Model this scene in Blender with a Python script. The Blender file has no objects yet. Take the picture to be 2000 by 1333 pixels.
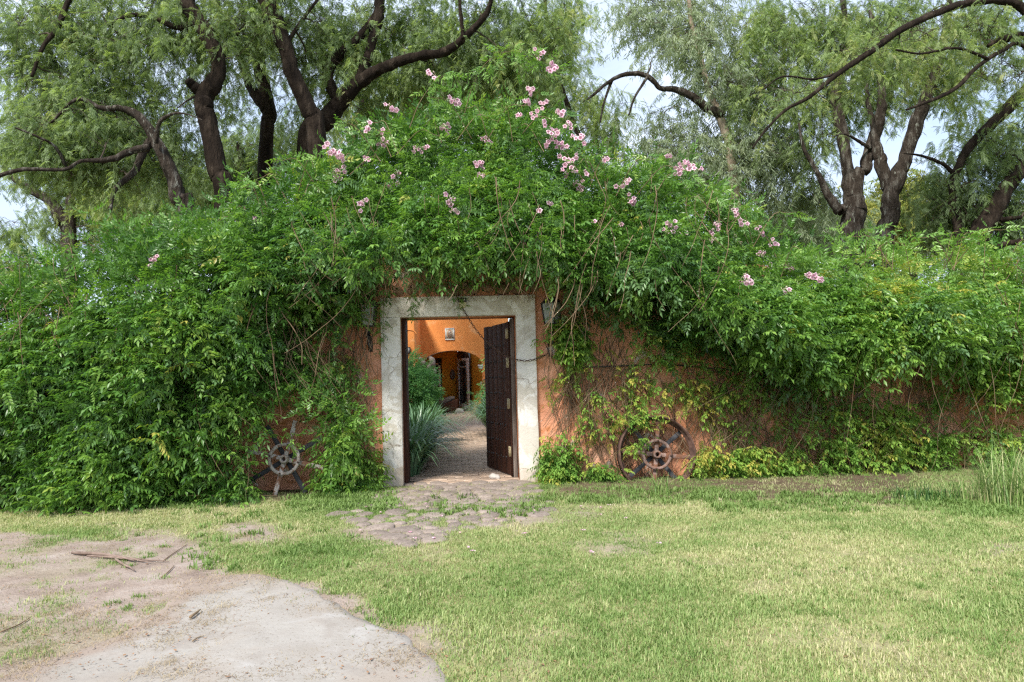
import bpy, bmesh, math, random
import numpy as np
from mathutils import Vector, Matrix, Euler, Quaternion
from mathutils import noise as mnoise

random.seed(7); RNG = np.random.default_rng(7)
SC = bpy.context.scene
COL = SC.collection
R = math.radians

# ------------------------------------------------------------------ camera
CAM_H = 1.5; FPX = 1400.0; PITCH = R(2.88); ROLL = R(-1.55)
cam_d = bpy.data.cameras.new("camera"); cam = bpy.data.objects.new("camera", cam_d); COL.objects.link(cam)
cam_d.sensor_width = 36; cam_d.sensor_fit = 'HORIZONTAL'; cam_d.lens = FPX / 2000 * 36
cam_d.clip_start = 0.05; cam_d.clip_end = 2000
CR = Matrix.Rotation(math.pi / 2 + PITCH, 3, 'X') @ Matrix.Rotation(ROLL, 3, 'Z')
cam.matrix_world = Matrix.Translation((0, 0, CAM_H)) @ CR.to_4x4()
SC.camera = cam

# ------------------------------------------------------------------ world, sun, exposure
SUN_EL, SUN_AZ = R(48), R(207)       # azimuth measured clockwise from +Y
w = bpy.data.worlds.new("World"); SC.world = w; w.use_nodes = True
nt = w.node_tree; nt.nodes.clear()
out = nt.nodes.new('ShaderNodeOutputWorld'); bg = nt.nodes.new('ShaderNodeBackground')
sky = nt.nodes.new('ShaderNodeTexSky'); sky.sky_type = 'NISHITA'; sky.sun_disc = False
sky.sun_elevation = SUN_EL; sky.sun_rotation = SUN_AZ; sky.air_density = 1.0; sky.dust_density = 1.5
tc = nt.nodes.new('ShaderNodeTexCoord'); mp = nt.nodes.new('ShaderNodeMapping'); mp.inputs['Scale'].default_value = (1, 1, 2.6)
cn = nt.nodes.new('ShaderNodeTexNoise'); cn.inputs['Scale'].default_value = 2.3; cn.inputs['Detail'].default_value = 8; cn.inputs['Roughness'].default_value = .58
cr = nt.nodes.new('ShaderNodeValToRGB'); cr.color_ramp.elements[0].position = .36; cr.color_ramp.elements[1].position = .6
cr.color_ramp.elements[0].color = (.35, .35, .35, 1)
mx = nt.nodes.new('ShaderNodeMix'); mx.data_type = 'RGBA'; mx.inputs['B'].default_value = (4.5, 5.1, 6.2, 1)
nt.links.new(tc.outputs['Generated'], mp.inputs['Vector']); nt.links.new(mp.outputs[0], cn.inputs['Vector'])
nt.links.new(cn.outputs['Fac'], cr.inputs['Fac']); nt.links.new(cr.outputs['Color'], mx.inputs['Factor'])
nt.links.new(sky.outputs[0], mx.inputs['A']); nt.links.new(mx.outputs['Result'], bg.inputs['Color'])
bg.inputs['Strength'].default_value = 0.10
nt.links.new(bg.outputs[0], out.inputs['Surface'])
sl = bpy.data.lights.new("sun", 'SUN'); sl.energy = 2.9; sl.angle = R(9); sl.color = (1, .94, .85)
so = bpy.data.objects.new("sun", sl); COL.objects.link(so)
sd = Vector((math.sin(SUN_AZ) * math.cos(SUN_EL), math.cos(SUN_AZ) * math.cos(SUN_EL), math.sin(SUN_EL)))
so.rotation_euler = (-sd).to_track_quat('-Z', 'Y').to_euler(); so.location = (0, -5, 12)
SC.view_settings.view_transform = 'Standard'; SC.view_settings.look = 'None'
SC.view_settings.exposure = 1.24; SC.view_settings.gamma = 1.0
try: SC.view_settings.use_curve_mapping = False
except Exception: pass
SC.render.engine = 'CYCLES'
SC.cycles.max_bounces = 7; SC.cycles.diffuse_bounces = 4; SC.cycles.glossy_bounces = 2
SC.cycles.transmission_bounces = 4; SC.cycles.transparent_max_bounces = 6
SC.cycles.use_adaptive_sampling = True; SC.cycles.adaptive_threshold = 0.012
SC.cycles.use_denoising = False; SC.cycles.denoising_prefilter = 'NONE'; SC.cycles.filter_width = 1.3
SC.cycles.sample_clamp_indirect = 6

# ------------------------------------------------------------------ view helpers (metres from photograph measurements)
def ray(px, py):
    return CR @ Vector(((px - 1000) / FPX, -(py - 666.5) / FPX, -1))
CP = Vector((0, 0, CAM_H))
def P(px, py, Y):
    d = ray(px, py); return CP + d * (Y / d.y)
def G(px, py):
    d = ray(px, py); return CP + d * (-CAM_H / d.z)
CRI = np.array(CR.transposed())
def proj(X, Y, Z):
    v = np.stack([X, Y, Z - CAM_H], -1) @ CRI.T
    return 1000 - FPX * v[..., 0] / v[..., 2], 666.5 + FPX * v[..., 1] / v[..., 2]
WA = R(3.5)                                          # the wall recedes slightly to the right
WO = Vector((-0.78, 10.35, 0)); WT = Vector((math.cos(WA), math.sin(WA), 0)); WN = Vector((math.sin(WA), -math.cos(WA), 0))
def W(px, py, d=0.0):                                # on the wall plane, d metres in front of it
    r = ray(px, py); o = WO + WN * d
    return CP + r * ((o - CP).dot(WN) / r.dot(WN))
def uv(p): return (p - WO).dot(WT)
def L(u, d, z): return WO + WT * u + WN * d + Vector((0, 0, z))   # wall-local to world
WM = Matrix(((WT.x, -WN.x, 0, WO.x), (WT.y, -WN.y, 0, WO.y), (0, 0, 1, 0), (0, 0, 0, 1)))  # local x=u, y=into wall
def lerp(a, b, t): return a + (b - a) * t
def prof(pts, x): 
    xs = [p[0] for p in pts]; ys = [p[1] for p in pts]
    return np.interp(x, xs, ys)
def hash2(ix, iy, s):
    h = (ix.astype(np.int64) * 374761393 + iy.astype(np.int64) * 668265263 + s * 1442695041) & 0x7fffffff
    h = (h ^ (h >> 13)) * 1274126177 & 0x7fffffff
    return ((h ^ (h >> 16)) & 0xffff) / 65535.0
def vnoise(x, y, s=0):
    x = np.asarray(x, float); y = np.asarray(y, float)
    ix = np.floor(x); iy = np.floor(y); fx = x - ix; fy = y - iy
    fx = fx * fx * (3 - 2 * fx); fy = fy * fy * (3 - 2 * fy)
    a = hash2(ix, iy, s); b = hash2(ix + 1, iy, s); c = hash2(ix, iy + 1, s); d = hash2(ix + 1, iy + 1, s)
    return (a * (1 - fx) + b * fx) * (1 - fy) + (c * (1 - fx) + d * fx) * fy
def fbm(x, y, s=0, o=4):
    t = 0; a = .5; n = 0
    for k in range(o):
        t = t + a * vnoise(x * 2 ** k, y * 2 ** k, s + k * 17); n += a; a *= .5
    return t / n

# ------------------------------------------------------------------ materials
def newmat(name):
    m = bpy.data.materials.new(name); m.use_nodes = True
    return m, m.node_tree, m.node_tree.nodes['Principled BSDF']
def N(nt, t, **k):
    n = nt.nodes.new(t)
    for a, b in k.items():
        if a in n.inputs: n.inputs[a].default_value = b
        else: setattr(n, a, b)
    return n
def ramp(nt, src, stops):
    r = nt.nodes.new('ShaderNodeValToRGB'); e = r.color_ramp.elements
    while len(e) < len(stops): e.new(.5)
    for i, (p, c) in enumerate(stops):
        e[i].position = p; e[i].color = (*c, 1) if len(c) == 3 else c
    nt.links.new(src, r.inputs['Fac']); return r
def g3(v): return (v, v, v)
def mixc(nt, f, a, b, bt='MIX'):
    m = nt.nodes.new('ShaderNodeMix'); m.data_type = 'RGBA'; m.blend_type = bt
    for s, v in (('Factor', f), ('A', a), ('B', b)):
        if isinstance(v, (int, float)): m.inputs[s].default_value = v
        elif isinstance(v, tuple): m.inputs[s].default_value = (*v, 1)
        else: nt.links.new(v, m.inputs[s])
    return m.outputs['Result']
def surf(name, stops, scale=4, rough=.8, bump=.3, bscale=40, stretch=(1, 1, 1), rnd=0.0, spot=None, metal=0, bdist=.01, spec=.3, coord='Object'):
    """noise-driven colour with fine bump; stops for the ramp; spot=(color, scale, lo, hi) second layer"""
    m, nt, b = newmat(name)
    tc = nt.nodes.new('ShaderNodeTexCoord'); mp = N(nt, 'ShaderNodeMapping'); mp.inputs['Scale'].default_value = stretch
    nt.links.new(tc.outputs[coord], mp.inputs['Vector'])
    n1 = N(nt, 'ShaderNodeTexNoise', Scale=scale, Detail=8.0, Roughness=.62); nt.links.new(mp.outputs[0], n1.inputs['Vector'])
    c = ramp(nt, n1.outputs['Fac'], stops).outputs['Color']
    if spot:
        for (sc_, ss, lo, hi) in (spot if isinstance(spot, list) else [spot]):
            n2 = N(nt, 'ShaderNodeTexNoise', Scale=ss, Detail=6.0, Roughness=.6, Distortion=.6); nt.links.new(mp.outputs[0], n2.inputs['Vector'])
            f = ramp(nt, n2.outputs['Fac'], [(lo, g3(0)), (hi, g3(1))]).outputs['Color']
            c = mixc(nt, f, c, sc_)
    if rnd:
        oi = nt.nodes.new('ShaderNodeObjectInfo'); hs = nt.nodes.new('ShaderNodeHueSaturation')
        mr = N(nt, 'ShaderNodeMapRange'); mr.inputs['To Min'].default_value = 1 - rnd; mr.inputs['To Max'].default_value = 1 + rnd
        nt.links.new(oi.outputs['Random'], mr.inputs['Value']); nt.links.new(mr.outputs[0], hs.inputs['Value']); nt.links.new(c, hs.inputs['Color'])
        c = hs.outputs['Color']
    nt.links.new(c, b.inputs['Base Color']); b.inputs['Roughness'].default_value = rough; b.inputs['Metallic'].default_value = metal
    b.inputs['Specular IOR Level'].default_value = spec
    if bump:
        n3 = N(nt, 'ShaderNodeTexNoise', Scale=bscale, Detail=6.0, Roughness=.65); nt.links.new(mp.outputs[0], n3.inputs['Vector'])
        bp = N(nt, 'ShaderNodeBump', Strength=bump, Distance=bdist); nt.links.new(n3.outputs['Fac'], bp.inputs['Height']); nt.links.new(bp.outputs[0], b.inputs['Normal'])
    return m
def leafmat(name, stops, trans=.35, rough=.45, spec=.35, tcol=(1.3, 1.35, .6)):
    m, nt, b = newmat(name)
    a = N(nt, 'ShaderNodeAttribute', attribute_name='tint', attribute_type='INSTANCER')
    l = N(nt, 'ShaderNodeAttribute', attribute_name='lr', attribute_type='GEOMETRY')
    ma = N(nt, 'ShaderNodeMath', operation='MULTIPLY_ADD'); ma.inputs[1].default_value = .22
    ms = N(nt, 'ShaderNodeMath', operation='SUBTRACT'); ms.inputs[1].default_value = .5
    nt.links.new(l.outputs['Fac'], ms.inputs[0]); nt.links.new(ms.outputs[0], ma.inputs[0]); nt.links.new(a.outputs['Fac'], ma.inputs[2])
    c = ramp(nt, ma.outputs[0], stops).outputs['Color']
    nt.links.new(c, b.inputs['Base Color']); b.inputs['Roughness'].default_value = rough; b.inputs['Specular IOR Level'].default_value = spec
    tr = nt.nodes.new('ShaderNodeBsdfTranslucent'); nt.links.new(mixc(nt, 1.0, c, tcol, 'MULTIPLY'), tr.inputs['Color'])
    mxs = nt.nodes.new('ShaderNodeMixShader'); mxs.inputs[0].default_value = trans
    nt.links.new(b.outputs[0], mxs.inputs[1]); nt.links.new(tr.outputs[0], mxs.inputs[2])
    nt.links.new(mxs.outputs[0], nt.nodes['Material Output'].inputs['Surface'])
    return m

M = {}
M['vine'] = leafmat('vine_leaf', [(0, (.04, .105, .025)), (.3, (.07, .17, .035)), (.55, (.125, .26, .05)), (.8, (.21, .37, .07)), (.95, (.32, .42, .08)), (1, (.46, .43, .10))], trans=.38, rough=.36, spec=.55)
M['pepper'] = leafmat('pepper_leaf', [(0, (.13, .19, .085)), (.5, (.23, .32, .15)), (.85, (.32, .42, .17)), (1, (.38, .42, .19))], trans=.5, rough=.5)
M['euc'] = leafmat('eucalyptus_leaf', [(0, (.20, .26, .17)), (.5, (.30, .37, .25)), (1, (.40, .46, .31))], trans=.45, rough=.5)
M['fartree'] = leafmat('far_leaf', [(0, (.12, .17, .05)), (.5, (.22, .28, .08)), (1, (.38, .38, .10))], trans=.4, rough=.6)
M['grass'] = leafmat('grass_blade', [(0, (.13, .22, .05)), (.35, (.22, .33, .10)), (.6, (.35, .41, .17)), (.82, (.50, .49, .26)), (1, (.60, .54, .36))], trans=.35, rough=.55, tcol=(1.1, 1.15, .7))
M['straw'] = leafmat('straw', [(0, (.16, .11, .06)), (1, (.42, .34, .2))], trans=.1, rough=.8)
M['agap'] = leafmat('strap_leaf', [(0, (.10, .20, .10)), (.11, (.19, .32, .18)), (.22, (.32, .44, .28))], trans=.2, rough=.35, spec=.5)
M['fern'] = leafmat('feathery_leaf', [(0, (.05, .15, .04)), (.5, (.09, .25, .07)), (1, (.18, .36, .10))], trans=.3, rough=.55)
M['bark'] = surf('bark', [(.3, (.009, .006, .0045)), (.52, (.024, .017, .012)), (.72, (.07, .054, .04))], scale=7, rough=.95, bump=1.0, bscale=12, stretch=(1, 1, .25), bdist=.12, spec=.15)
M['bark_grey'] = surf('lichen_bark', [(.3, (.02, .015, .011)), (.52, (.048, .038, .03)), (.7, (.15, .14, .12))], scale=9, rough=.95, bump=1.0, bscale=12, stretch=(1, 1, .3), bdist=.12, spec=.15, spot=((.26, .27, .23), 11, .6, .68))
M['bark_pale'] = surf('pale_bark', [(.3, (.16, .12, .085)), (.7, (.36, .30, .23))], scale=5, rough=.85, bump=.4, bscale=10, stretch=(1, 1, .2), bdist=.02)
M['twig'] = surf('twig', [(.3, (.03, .022, .016)), (.7, (.085, .066, .05))], scale=5, rough=.9, bump=0)
M['vinestem'] = surf('vine_stem', [(.3, (.075, .045, .026)), (.55, (.19, .13, .08)), (.75, (.30, .24, .15))], scale=3, rough=.85, bump=0)
M['wall'] = surf('salmon_stucco', [(.25, (.56, .24, .14)), (.48, (.70, .33, .20)), (.68, (.78, .44, .30))], scale=1.6, rough=.95, bump=.9, bscale=30, bdist=.02, spec=.12,
                 spot=[((.52, .21, .09), 5, .5, .68), ((.70, .60, .52), 3.1, .63, .68), ((.30, .16, .10), 2.1, .62, .80), ((.14, .08, .055), 9, .68, .78)])
M['rubble'] = surf('lintel_rubble', [(.3, (.14, .07, .045)), (.5, (.3, .17, .11)), (.7, (.42, .34, .27))], scale=6, rough=.95, bump=.8, bscale=25, bdist=.02, rnd=.25)
M['reveal'] = surf('reveal_paint', [(.3, (.40, .13, .05)), (.7, (.62, .27, .13))], scale=5, rough=.9, bump=.5, bscale=40, spot=((.16, .09, .06), 4, .58, .68))
M['orange'] = surf('orange_render', [(.3, (.76, .26, .07)), (.7, (.86, .34, .10))], scale=1.2, rough=.9, bump=.5, bscale=22, bdist=.02, spot=[((.68, .22, .06), 9, .6, .75), ((.84, .40, .17), 1.7, .58, .66)])
M['yellow'] = surf('ochre_render', [(.3, (.60, .27, .025)), (.7, (.74, .37, .04))], scale=1.5, rough=.9, bump=.3, bscale=22)
M['black'] = surf('black_iron', [(.3, (.012, .012, .013)), (.7, (.035, .033, .032))], scale=20, rough=.5, bump=.2, bscale=80, spec=.5)
M['dark'] = surf('dark_wood', [(.3, (.022, .010, .007)), (.55, (.058, .024, .015)), (.75, (.12, .055, .036))], scale=5, rough=.72, bump=.5, bscale=9, stretch=(6, 6, .5), bdist=.006, rnd=.2, spec=.15)
M['greywood'] = surf('grey_weathered_wood', [(.3, (.07, .055, .045)), (.7, (.25, .21, .18))], scale=5, rough=.9, bump=.6, bscale=10, stretch=(6, 6, .5), bdist=.008)
M['brass'] = surf('old_hinge_metal', [(.3, (.25, .19, .09)), (.7, (.55, .47, .30))], scale=25, rough=.6, bump=.3, bscale=60)
M['white'] = surf('white_paint', [(.3, (.62, .62, .61)), (.7, (.78, .78, .77))], scale=6, rough=.7, bump=.1)
M['cobble'] = surf('cobble_stone', [(.3, (.17, .135, .115)), (.55, (.26, .215, .185)), (.75, (.33, .29, .26))], scale=4, rough=.9, bump=.6, bscale=30, bdist=.01, rnd=.22, spot=((.22, .19, .16), 8, .6, .72))
M['brick'] = surf('path_brick', [(.3, (.28, .20, .15)), (.55, (.40, .30, .225)), (.75, (.48, .40, .33))], scale=7, rough=.9, bump=.5, bscale=40, bdist=.004, rnd=.22)
M['grout'] = surf('path_sand', [(.3, (.15, .115, .085)), (.7, (.26, .205, .155))], scale=9, rough=.95, bump=.5)
M['rock'] = surf('pale_rock', [(.3, (.30, .275, .25)), (.7, (.52, .49, .45))], scale=6, rough=.9, bump=.6, bscale=30)
M['rust'] = surf('rusty_iron', [(.3, (.04, .024, .02)), (.52, (.09, .05, .04)), (.72, (.20, .12, .09))], scale=9, rough=.85, bump=.6, bscale=45, bdist=.004)
M['paleiron'] = surf('flaking_grey_iron', [(.3, (.20, .15, .13)), (.5, (.42, .37, .34)), (.7, (.58, .54, .51))], scale=8, rough=.85, bump=.6, bscale=45, bdist=.004, spot=((.20, .10, .06), 11, .52, .62))
M['rustpale'] = surf('rusty_flaking_iron', [(.3, (.07, .042, .034)), (.5, (.19, .13, .11)), (.7, (.33, .27, .25))], scale=10, rough=.88, bump=.8, bscale=40, bdist=.005, spot=((.16, .075, .045), 9, .48, .60))
M['darkiron'] = surf('dark_blue_grey_iron', [(.3, (.022, .024, .028)), (.7, (.085, .085, .095))], scale=8, rough=.7, bump=.4, bscale=45, bdist=.003, spot=((.12, .07, .05), 9, .6, .7))
M['soil'] = surf('dark_soil', [(.3, (.07, .048, .034)), (.7, (.16, .115, .08))], scale=9, rough=.95, bump=.9, bscale=40, bdist=.03)
M['cream'] = surf('cream_plastic', [(.3, (.50, .46, .30)), (.7, (.58, .53, .36))], scale=6, rough=.4, bump=0)
M['deadleaf'] = surf('dead_leaf', [(.3, (.12, .06, .035)), (.7, (.30, .18, .10))], scale=3, rough=.8, bump=0, rnd=.4)
M['glassdark'] = surf('dark_pane', [(.3, (.012, .012, .013)), (.7, (.03, .028, .026))], scale=1, rough=.12, bump=0, spec=.6)

M['splinter'] = surf('dry_bark_strip', [(.3, (.10, .07, .055)), (.7, (.27, .20, .165))], scale=9, rough=.9, bump=.5, bscale=30)
def plaster_mat():
    m, nt, b = newmat('white_limewash')
    tc = nt.nodes.new('ShaderNodeTexCoord')
    n1 = N(nt, 'ShaderNodeTexNoise', Scale=2.2, Detail=5.0, Roughness=.55, Distortion=.8); nt.links.new(tc.outputs['Object'], n1.inputs['Vector'])
    c = ramp(nt, n1.outputs['Fac'], [(.42, (.55, .51, .45)), (.45, (.66, .63, .58)), (.54, (.72, .70, .66)), (.56, (.58, .54, .47)), (.70, (.52, .48, .41))]).outputs['Color']
    n2 = N(nt, 'ShaderNodeTexNoise', Scale=7.0, Detail=6.0); nt.links.new(tc.outputs['Object'], n2.inputs['Vector'])
    c = mixc(nt, ramp(nt, n2.outputs['Fac'], [(.60, g3(0)), (.78, g3(.6))]).outputs['Color'], c, (.42, .36, .28))
    mp = N(nt, 'ShaderNodeMapping'); mp.inputs['Scale'].default_value = (14, 14, .8); nt.links.new(tc.outputs['Object'], mp.inputs['Vector'])
    n4 = N(nt, 'ShaderNodeTexNoise', Scale=1.0, Detail=4.0); nt.links.new(mp.outputs[0], n4.inputs['Vector'])
    c = mixc(nt, ramp(nt, n4.outputs['Fac'], [(.52, g3(0)), (.75, g3(.45))]).outputs['Color'], c, (.38, .35, .29))
    # hairline cracks
    n5 = N(nt, 'ShaderNodeTexNoise', Scale=3.0, Detail=4.0); nt.links.new(tc.outputs['Object'], n5.inputs['Vector'])
    ad = N(nt, 'ShaderNodeMixRGB', blend_type='ADD'); ad.inputs[0].default_value = .35
    nt.links.new(tc.outputs['Object'], ad.inputs[1]); nt.links.new(n5.outputs['Color'], ad.inputs[2])
    v = N(nt, 'ShaderNodeTexVoronoi', feature='DISTANCE_TO_EDGE', Scale=2.3); nt.links.new(ad.outputs[0], v.inputs['Vector'])
    n6 = N(nt, 'ShaderNodeTexNoise', Scale=1.7, Detail=2.0); nt.links.new(tc.outputs['Object'], n6.inputs['Vector'])
    gate = ramp(nt, n6.outputs['Fac'], [(.46, g3(0)), (.54, g3(1))]).outputs['Color']
    crk = ramp(nt, v.outputs['Distance'], [(0, g3(1)), (.012, g3(0))]).outputs['Color']
    c = mixc(nt, mixc(nt, 1.0, crk, gate, 'MULTIPLY'), c, (.26, .22, .18))
    sx = nt.nodes.new('ShaderNodeSeparateXYZ'); nt.links.new(tc.outputs['Object'], sx.inputs[0]); az = N(nt, 'ShaderNodeMath', operation='MULTIPLY_ADD'); az.inputs[1].default_value = -1.3; az.inputs[2].default_value = .62; nt.links.new(sx.outputs['Z'], az.inputs[0])
    aa = N(nt, 'ShaderNodeMath', operation='ADD'); nt.links.new(az.outputs[0], aa.inputs[0]); nt.links.new(n2.outputs['Fac'], aa.inputs[1])
    c = mixc(nt, ramp(nt, aa.outputs[0], [(.60, g3(0)), (.98, g3(.65))]).outputs['Color'], c, (.42, .34, .26))
    nt.links.new(c, b.inputs['Base Color']); b.inputs['Roughness'].default_value = .9; b.inputs['Specular IOR Level'].default_value = .2
    n3 = N(nt, 'ShaderNodeTexNoise', Scale=25.0, Detail=8.0); nt.links.new(tc.outputs['Object'], n3.inputs['Vector'])
    bp = N(nt, 'ShaderNodeBump', Strength=.45, Distance=.01); nt.links.new(n3.outputs['Fac'], bp.inputs['Height'])
    bp2 = N(nt, 'ShaderNodeBump', Strength=.5, Distance=.006); nt.links.new(n1.outputs['Fac'], bp2.inputs['Height']); nt.links.new(bp.outputs[0], bp2.inputs['Normal'])
    nt.links.new(bp2.outputs[0], b.inputs['Normal'])
    return m
M['plaster'] = plaster_mat()
def glass_mat():
    m, nt, b = newmat('dusty_glass')
    b.inputs['Base Color'].default_value = (.34, .38, .36, 1); b.inputs['Roughness'].default_value = .3; b.inputs['Specular IOR Level'].default_value = .5
    tr = nt.nodes.new('ShaderNodeBsdfTransparent'); tr.inputs[0].default_value = (.8, .85, .83, 1)
    mxs = nt.nodes.new('ShaderNodeMixShader'); n = N(nt, 'ShaderNodeTexNoise', Scale=12.0, Detail=5.0)
    r = ramp(nt, n.outputs['Fac'], [(.3, g3(.25)), (.7, g3(.08))]); nt.links.new(r.outputs[0], mxs.inputs[0])
    nt.links.new(b.outputs[0], mxs.inputs[1]); nt.links.new(tr.outputs[0], mxs.inputs[2])
    nt.links.new(mxs.outputs[0], nt.nodes['Material Output'].inputs['Surface']); return m
M['glass'] = glass_mat()
def flat(name, c, rough=.6, metal=0):
    m, nt, b = newmat(name); b.inputs['Base Color'].default_value = (*c, 1); b.inputs['Roughness'].default_value = rough; b.inputs['Metallic'].default_value = metal
    return m
M['bulb'] = flat('bulb_glass', (.75, .68, .55), .3)
def petal_mat():
    m, nt, b = newmat('pink_petal')
    l = N(nt, 'ShaderNodeAttribute', attribute_name='lr', attribute_type='GEOMETRY')
    c = ramp(nt, l.outputs['Fac'], [(0, (.55, .20, .34)), (.3, (.82, .54, .66)), (.7, (.88, .66, .76)), (1, (.85, .72, .64))]).outputs['Color']
    nt.links.new(c, b.inputs['Base Color']); b.inputs['Roughness'].default_value = .6
    tr = nt.nodes.new('ShaderNodeBsdfTranslucent'); nt.links.new(c, tr.inputs[0])
    mxs = nt.nodes.new('ShaderNodeMixShader'); mxs.inputs[0].default_value = .35
    nt.links.new(b.outputs[0], mxs.inputs[1]); nt.links.new(tr.outputs[0], mxs.inputs[2])
    nt.links.new(mxs.outputs[0], nt.nodes['Material Output'].inputs['Surface']); return m
M['petal'] = petal_mat()

# ------------------------------------------------------------------ mesh building
class MB:
    def __init__(s): s.V = []; s.T = []; s.Q = []; s.n = 0; s.A = []
    def add(s, V, T=None, Q=None, lr=None):
        V = np.asarray(V, float).reshape(-1, 3)
        if T is not None and len(T): s.T.append(np.asarray(T, np.int64).reshape(-1, 3) + s.n)
        if Q is not None and len(Q): s.Q.append(np.asarray(Q, np.int64).reshape(-1, 4) + s.n)
        s.V.append(V); s.A.append(np.full(len(V), .5 if lr is None else lr) if np.isscalar(lr) or lr is None else np.asarray(lr))
        s.n += len(V)
    def mesh(s, name, mat, smooth=False, attrs=None):
        V = np.concatenate(s.V) if s.V else np.zeros((0, 3))
        T = np.concatenate(s.T) if s.T else np.zeros((0, 3), np.int64); Q = np.concatenate(s.Q) if s.Q else np.zeros((0, 4), np.int64)
        me = bpy.data.meshes.new(name); me.vertices.add(len(V)); me.vertices.foreach_set('co', V.astype(np.float32).ravel())
        nl = len(T) * 3 + len(Q) * 4; me.loops.add(nl); me.polygons.add(len(T) + len(Q))
        me.loops.foreach_set('vertex_index', np.concatenate([T.ravel(), Q.ravel()]).astype(np.int32))
        st = np.concatenate([np.arange(len(T)) * 3, len(T) * 3 + np.arange(len(Q)) * 4]).astype(np.int32)
        me.polygons.foreach_set('loop_start', st)
        if smooth: me.polygons.foreach_set('use_smooth', np.ones(len(st), bool))
        a = me.attributes.new('lr', 'FLOAT', 'POINT'); a.data.foreach_set('value', np.concatenate(s.A).astype(np.float32))
        if attrs:
            for k, v in attrs.items():
                a = me.attributes.new(k, 'FLOAT', 'POINT'); a.data.foreach_set('value', np.asarray(v, np.float32).ravel())
        me.update(); me.validate()
        if mat is not None: me.materials.append(mat)
        return me
    def box(s, a, b, M4=None, lr=None):
        x0, y0, z0 = a; x1, y1, z1 = b
        V = np.array([(x0, y0, z0), (x1, y0, z0), (x1, y1, z0), (x0, y1, z0), (x0, y0, z1), (x1, y0, z1), (x1, y1, z1), (x0, y1, z1)], float)
        if M4 is not None: V = xf(V, M4)
        s.add(V, Q=[(0, 3, 2, 1), (4, 5, 6, 7), (0, 1, 5, 4), (1, 2, 6, 5), (2, 3, 7, 6), (3, 0, 4, 7)], lr=lr)
    def tube(s, pts, rad, n=6, lr=None, cap=True, jit=0.0, seed=0):
        pts = np.asarray([tuple(p) for p in pts], float); k = len(pts)
        rad = np.broadcast_to(np.asarray(rad, float), (k,))
        tg = np.gradient(pts, axis=0); tg /= np.maximum(np.linalg.norm(tg, axis=1, keepdims=True), 1e-9)
        ref = np.array((1., 0, 0)) if abs(tg[:, 2]).mean() > .6 else np.array((0., 0, 1))
        a = np.cross(tg, ref); nn = np.linalg.norm(a, axis=1, keepdims=True); a = np.where(nn > 1e-3, a / np.maximum(nn, 1e-6), np.array((0, 1., 0)))
        b = np.cross(tg, a)
        th = np.arange(n) * 2 * math.pi / n
        rr = rad[:, None] * np.ones(n)[None]
        if jit:
            rr = rr * (1 + jit * (fbm(np.arange(k)[:, None] * .33 + seed, np.cos(th)[None] * 1.4 + seed * 3 + np.sin(th)[None] * .7, seed) - .5) * 2)
            rr = rr * (1 + jit * .45 * (vnoise(np.arange(k)[:, None] * 1.1 + seed, np.arange(n)[None] * 1.3 + 0 * rr, seed + 5) - .5))
        V = pts[:, None] + rr[..., None] * (np.cos(th)[None, :, None] * a[:, None] + np.sin(th)[None, :, None] * b[:, None])
        i = np.arange(k - 1)[:, None] * n; j = np.arange(n)[None]; j2 = (j + 1) % n
        Q = np.stack([i + j, i + j2, i + n + j2, i + n + j], -1).reshape(-1, 4)
        V = V.reshape(-1, 3); T = []
        if cap:
            V = np.concatenate([V, pts[:1], pts[-1:]]); c0 = k * n; c1 = c0 + 1
            T = [(c0, (q + 1) % n, q) for q in range(n)] + [(c1, (k - 1) * n + q, (k - 1) * n + (q + 1) % n) for q in range(n)]
        s.add(V, T=T, Q=Q, lr=lr)
    def lathe(s, prof_, n=16, M4=None, lr=None):
        th = np.arange(n) * 2 * math.pi / n; k = len(prof_)
        V = np.array([(r * math.cos(t), r * math.sin(t), z) for r, z in prof_ for t in th])
        if M4 is not None: V = xf(V, M4)
        i = np.arange(k - 1)[:, None] * n; j = np.arange(n)[None]; j2 = (j + 1) % n
        s.add(V, Q=np.stack([i + j, i + j2, i + n + j2, i + n + j], -1).reshape(-1, 4), lr=lr)
def xf(V, M4):
    A = np.array(M4); return np.asarray(V) @ A[:3, :3].T + A[:3, 3]
def tag(o, label=None, cat=None, group=None, kind=None):
    if label: o['label'] = label
    if cat: o['category'] = cat
    if group: o['group'] = group
    if kind: o['kind'] = kind
    return o
def empty(name, loc, label, cat, group=None, rz=0):
    o = bpy.data.objects.new(name, None); o.empty_display_size = .2; o.location = loc; o.rotation_euler = (0, 0, rz); COL.objects.link(o)
    return tag(o, label, cat, group)
def put(name, me, parent=None, M4=None):
    """mesh given in WORLD coordinates (or moved by M4); keeps it there when parented"""
    o = bpy.data.objects.new(name, me); COL.objects.link(o)
    mw = M4 if M4 is not None else Matrix.Identity(4)
    if parent is not None:
        o.parent = parent; o.matrix_parent_inverse = Matrix.Identity(4)
        o.matrix_basis = wm(parent).inverted() @ mw
    else: o.matrix_basis = mw
    return o
def wm(o):
    m = o.matrix_basis.copy()
    return (wm(o.parent) @ o.matrix_parent_inverse @ m) if o.parent else m
def bevel(me, w=.01, seg=2, ang=30):
    bm = bmesh.new(); bm.from_mesh(me)
    es = [e for e in bm.edges if len(e.link_faces) == 2 and e.calc_face_angle(0) > R(ang)]
    bmesh.ops.bevel(bm, geom=es, offset=w, segments=seg, affect='EDGES', profile=.6); bm.to_mesh(me); bm.free(); return me
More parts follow.
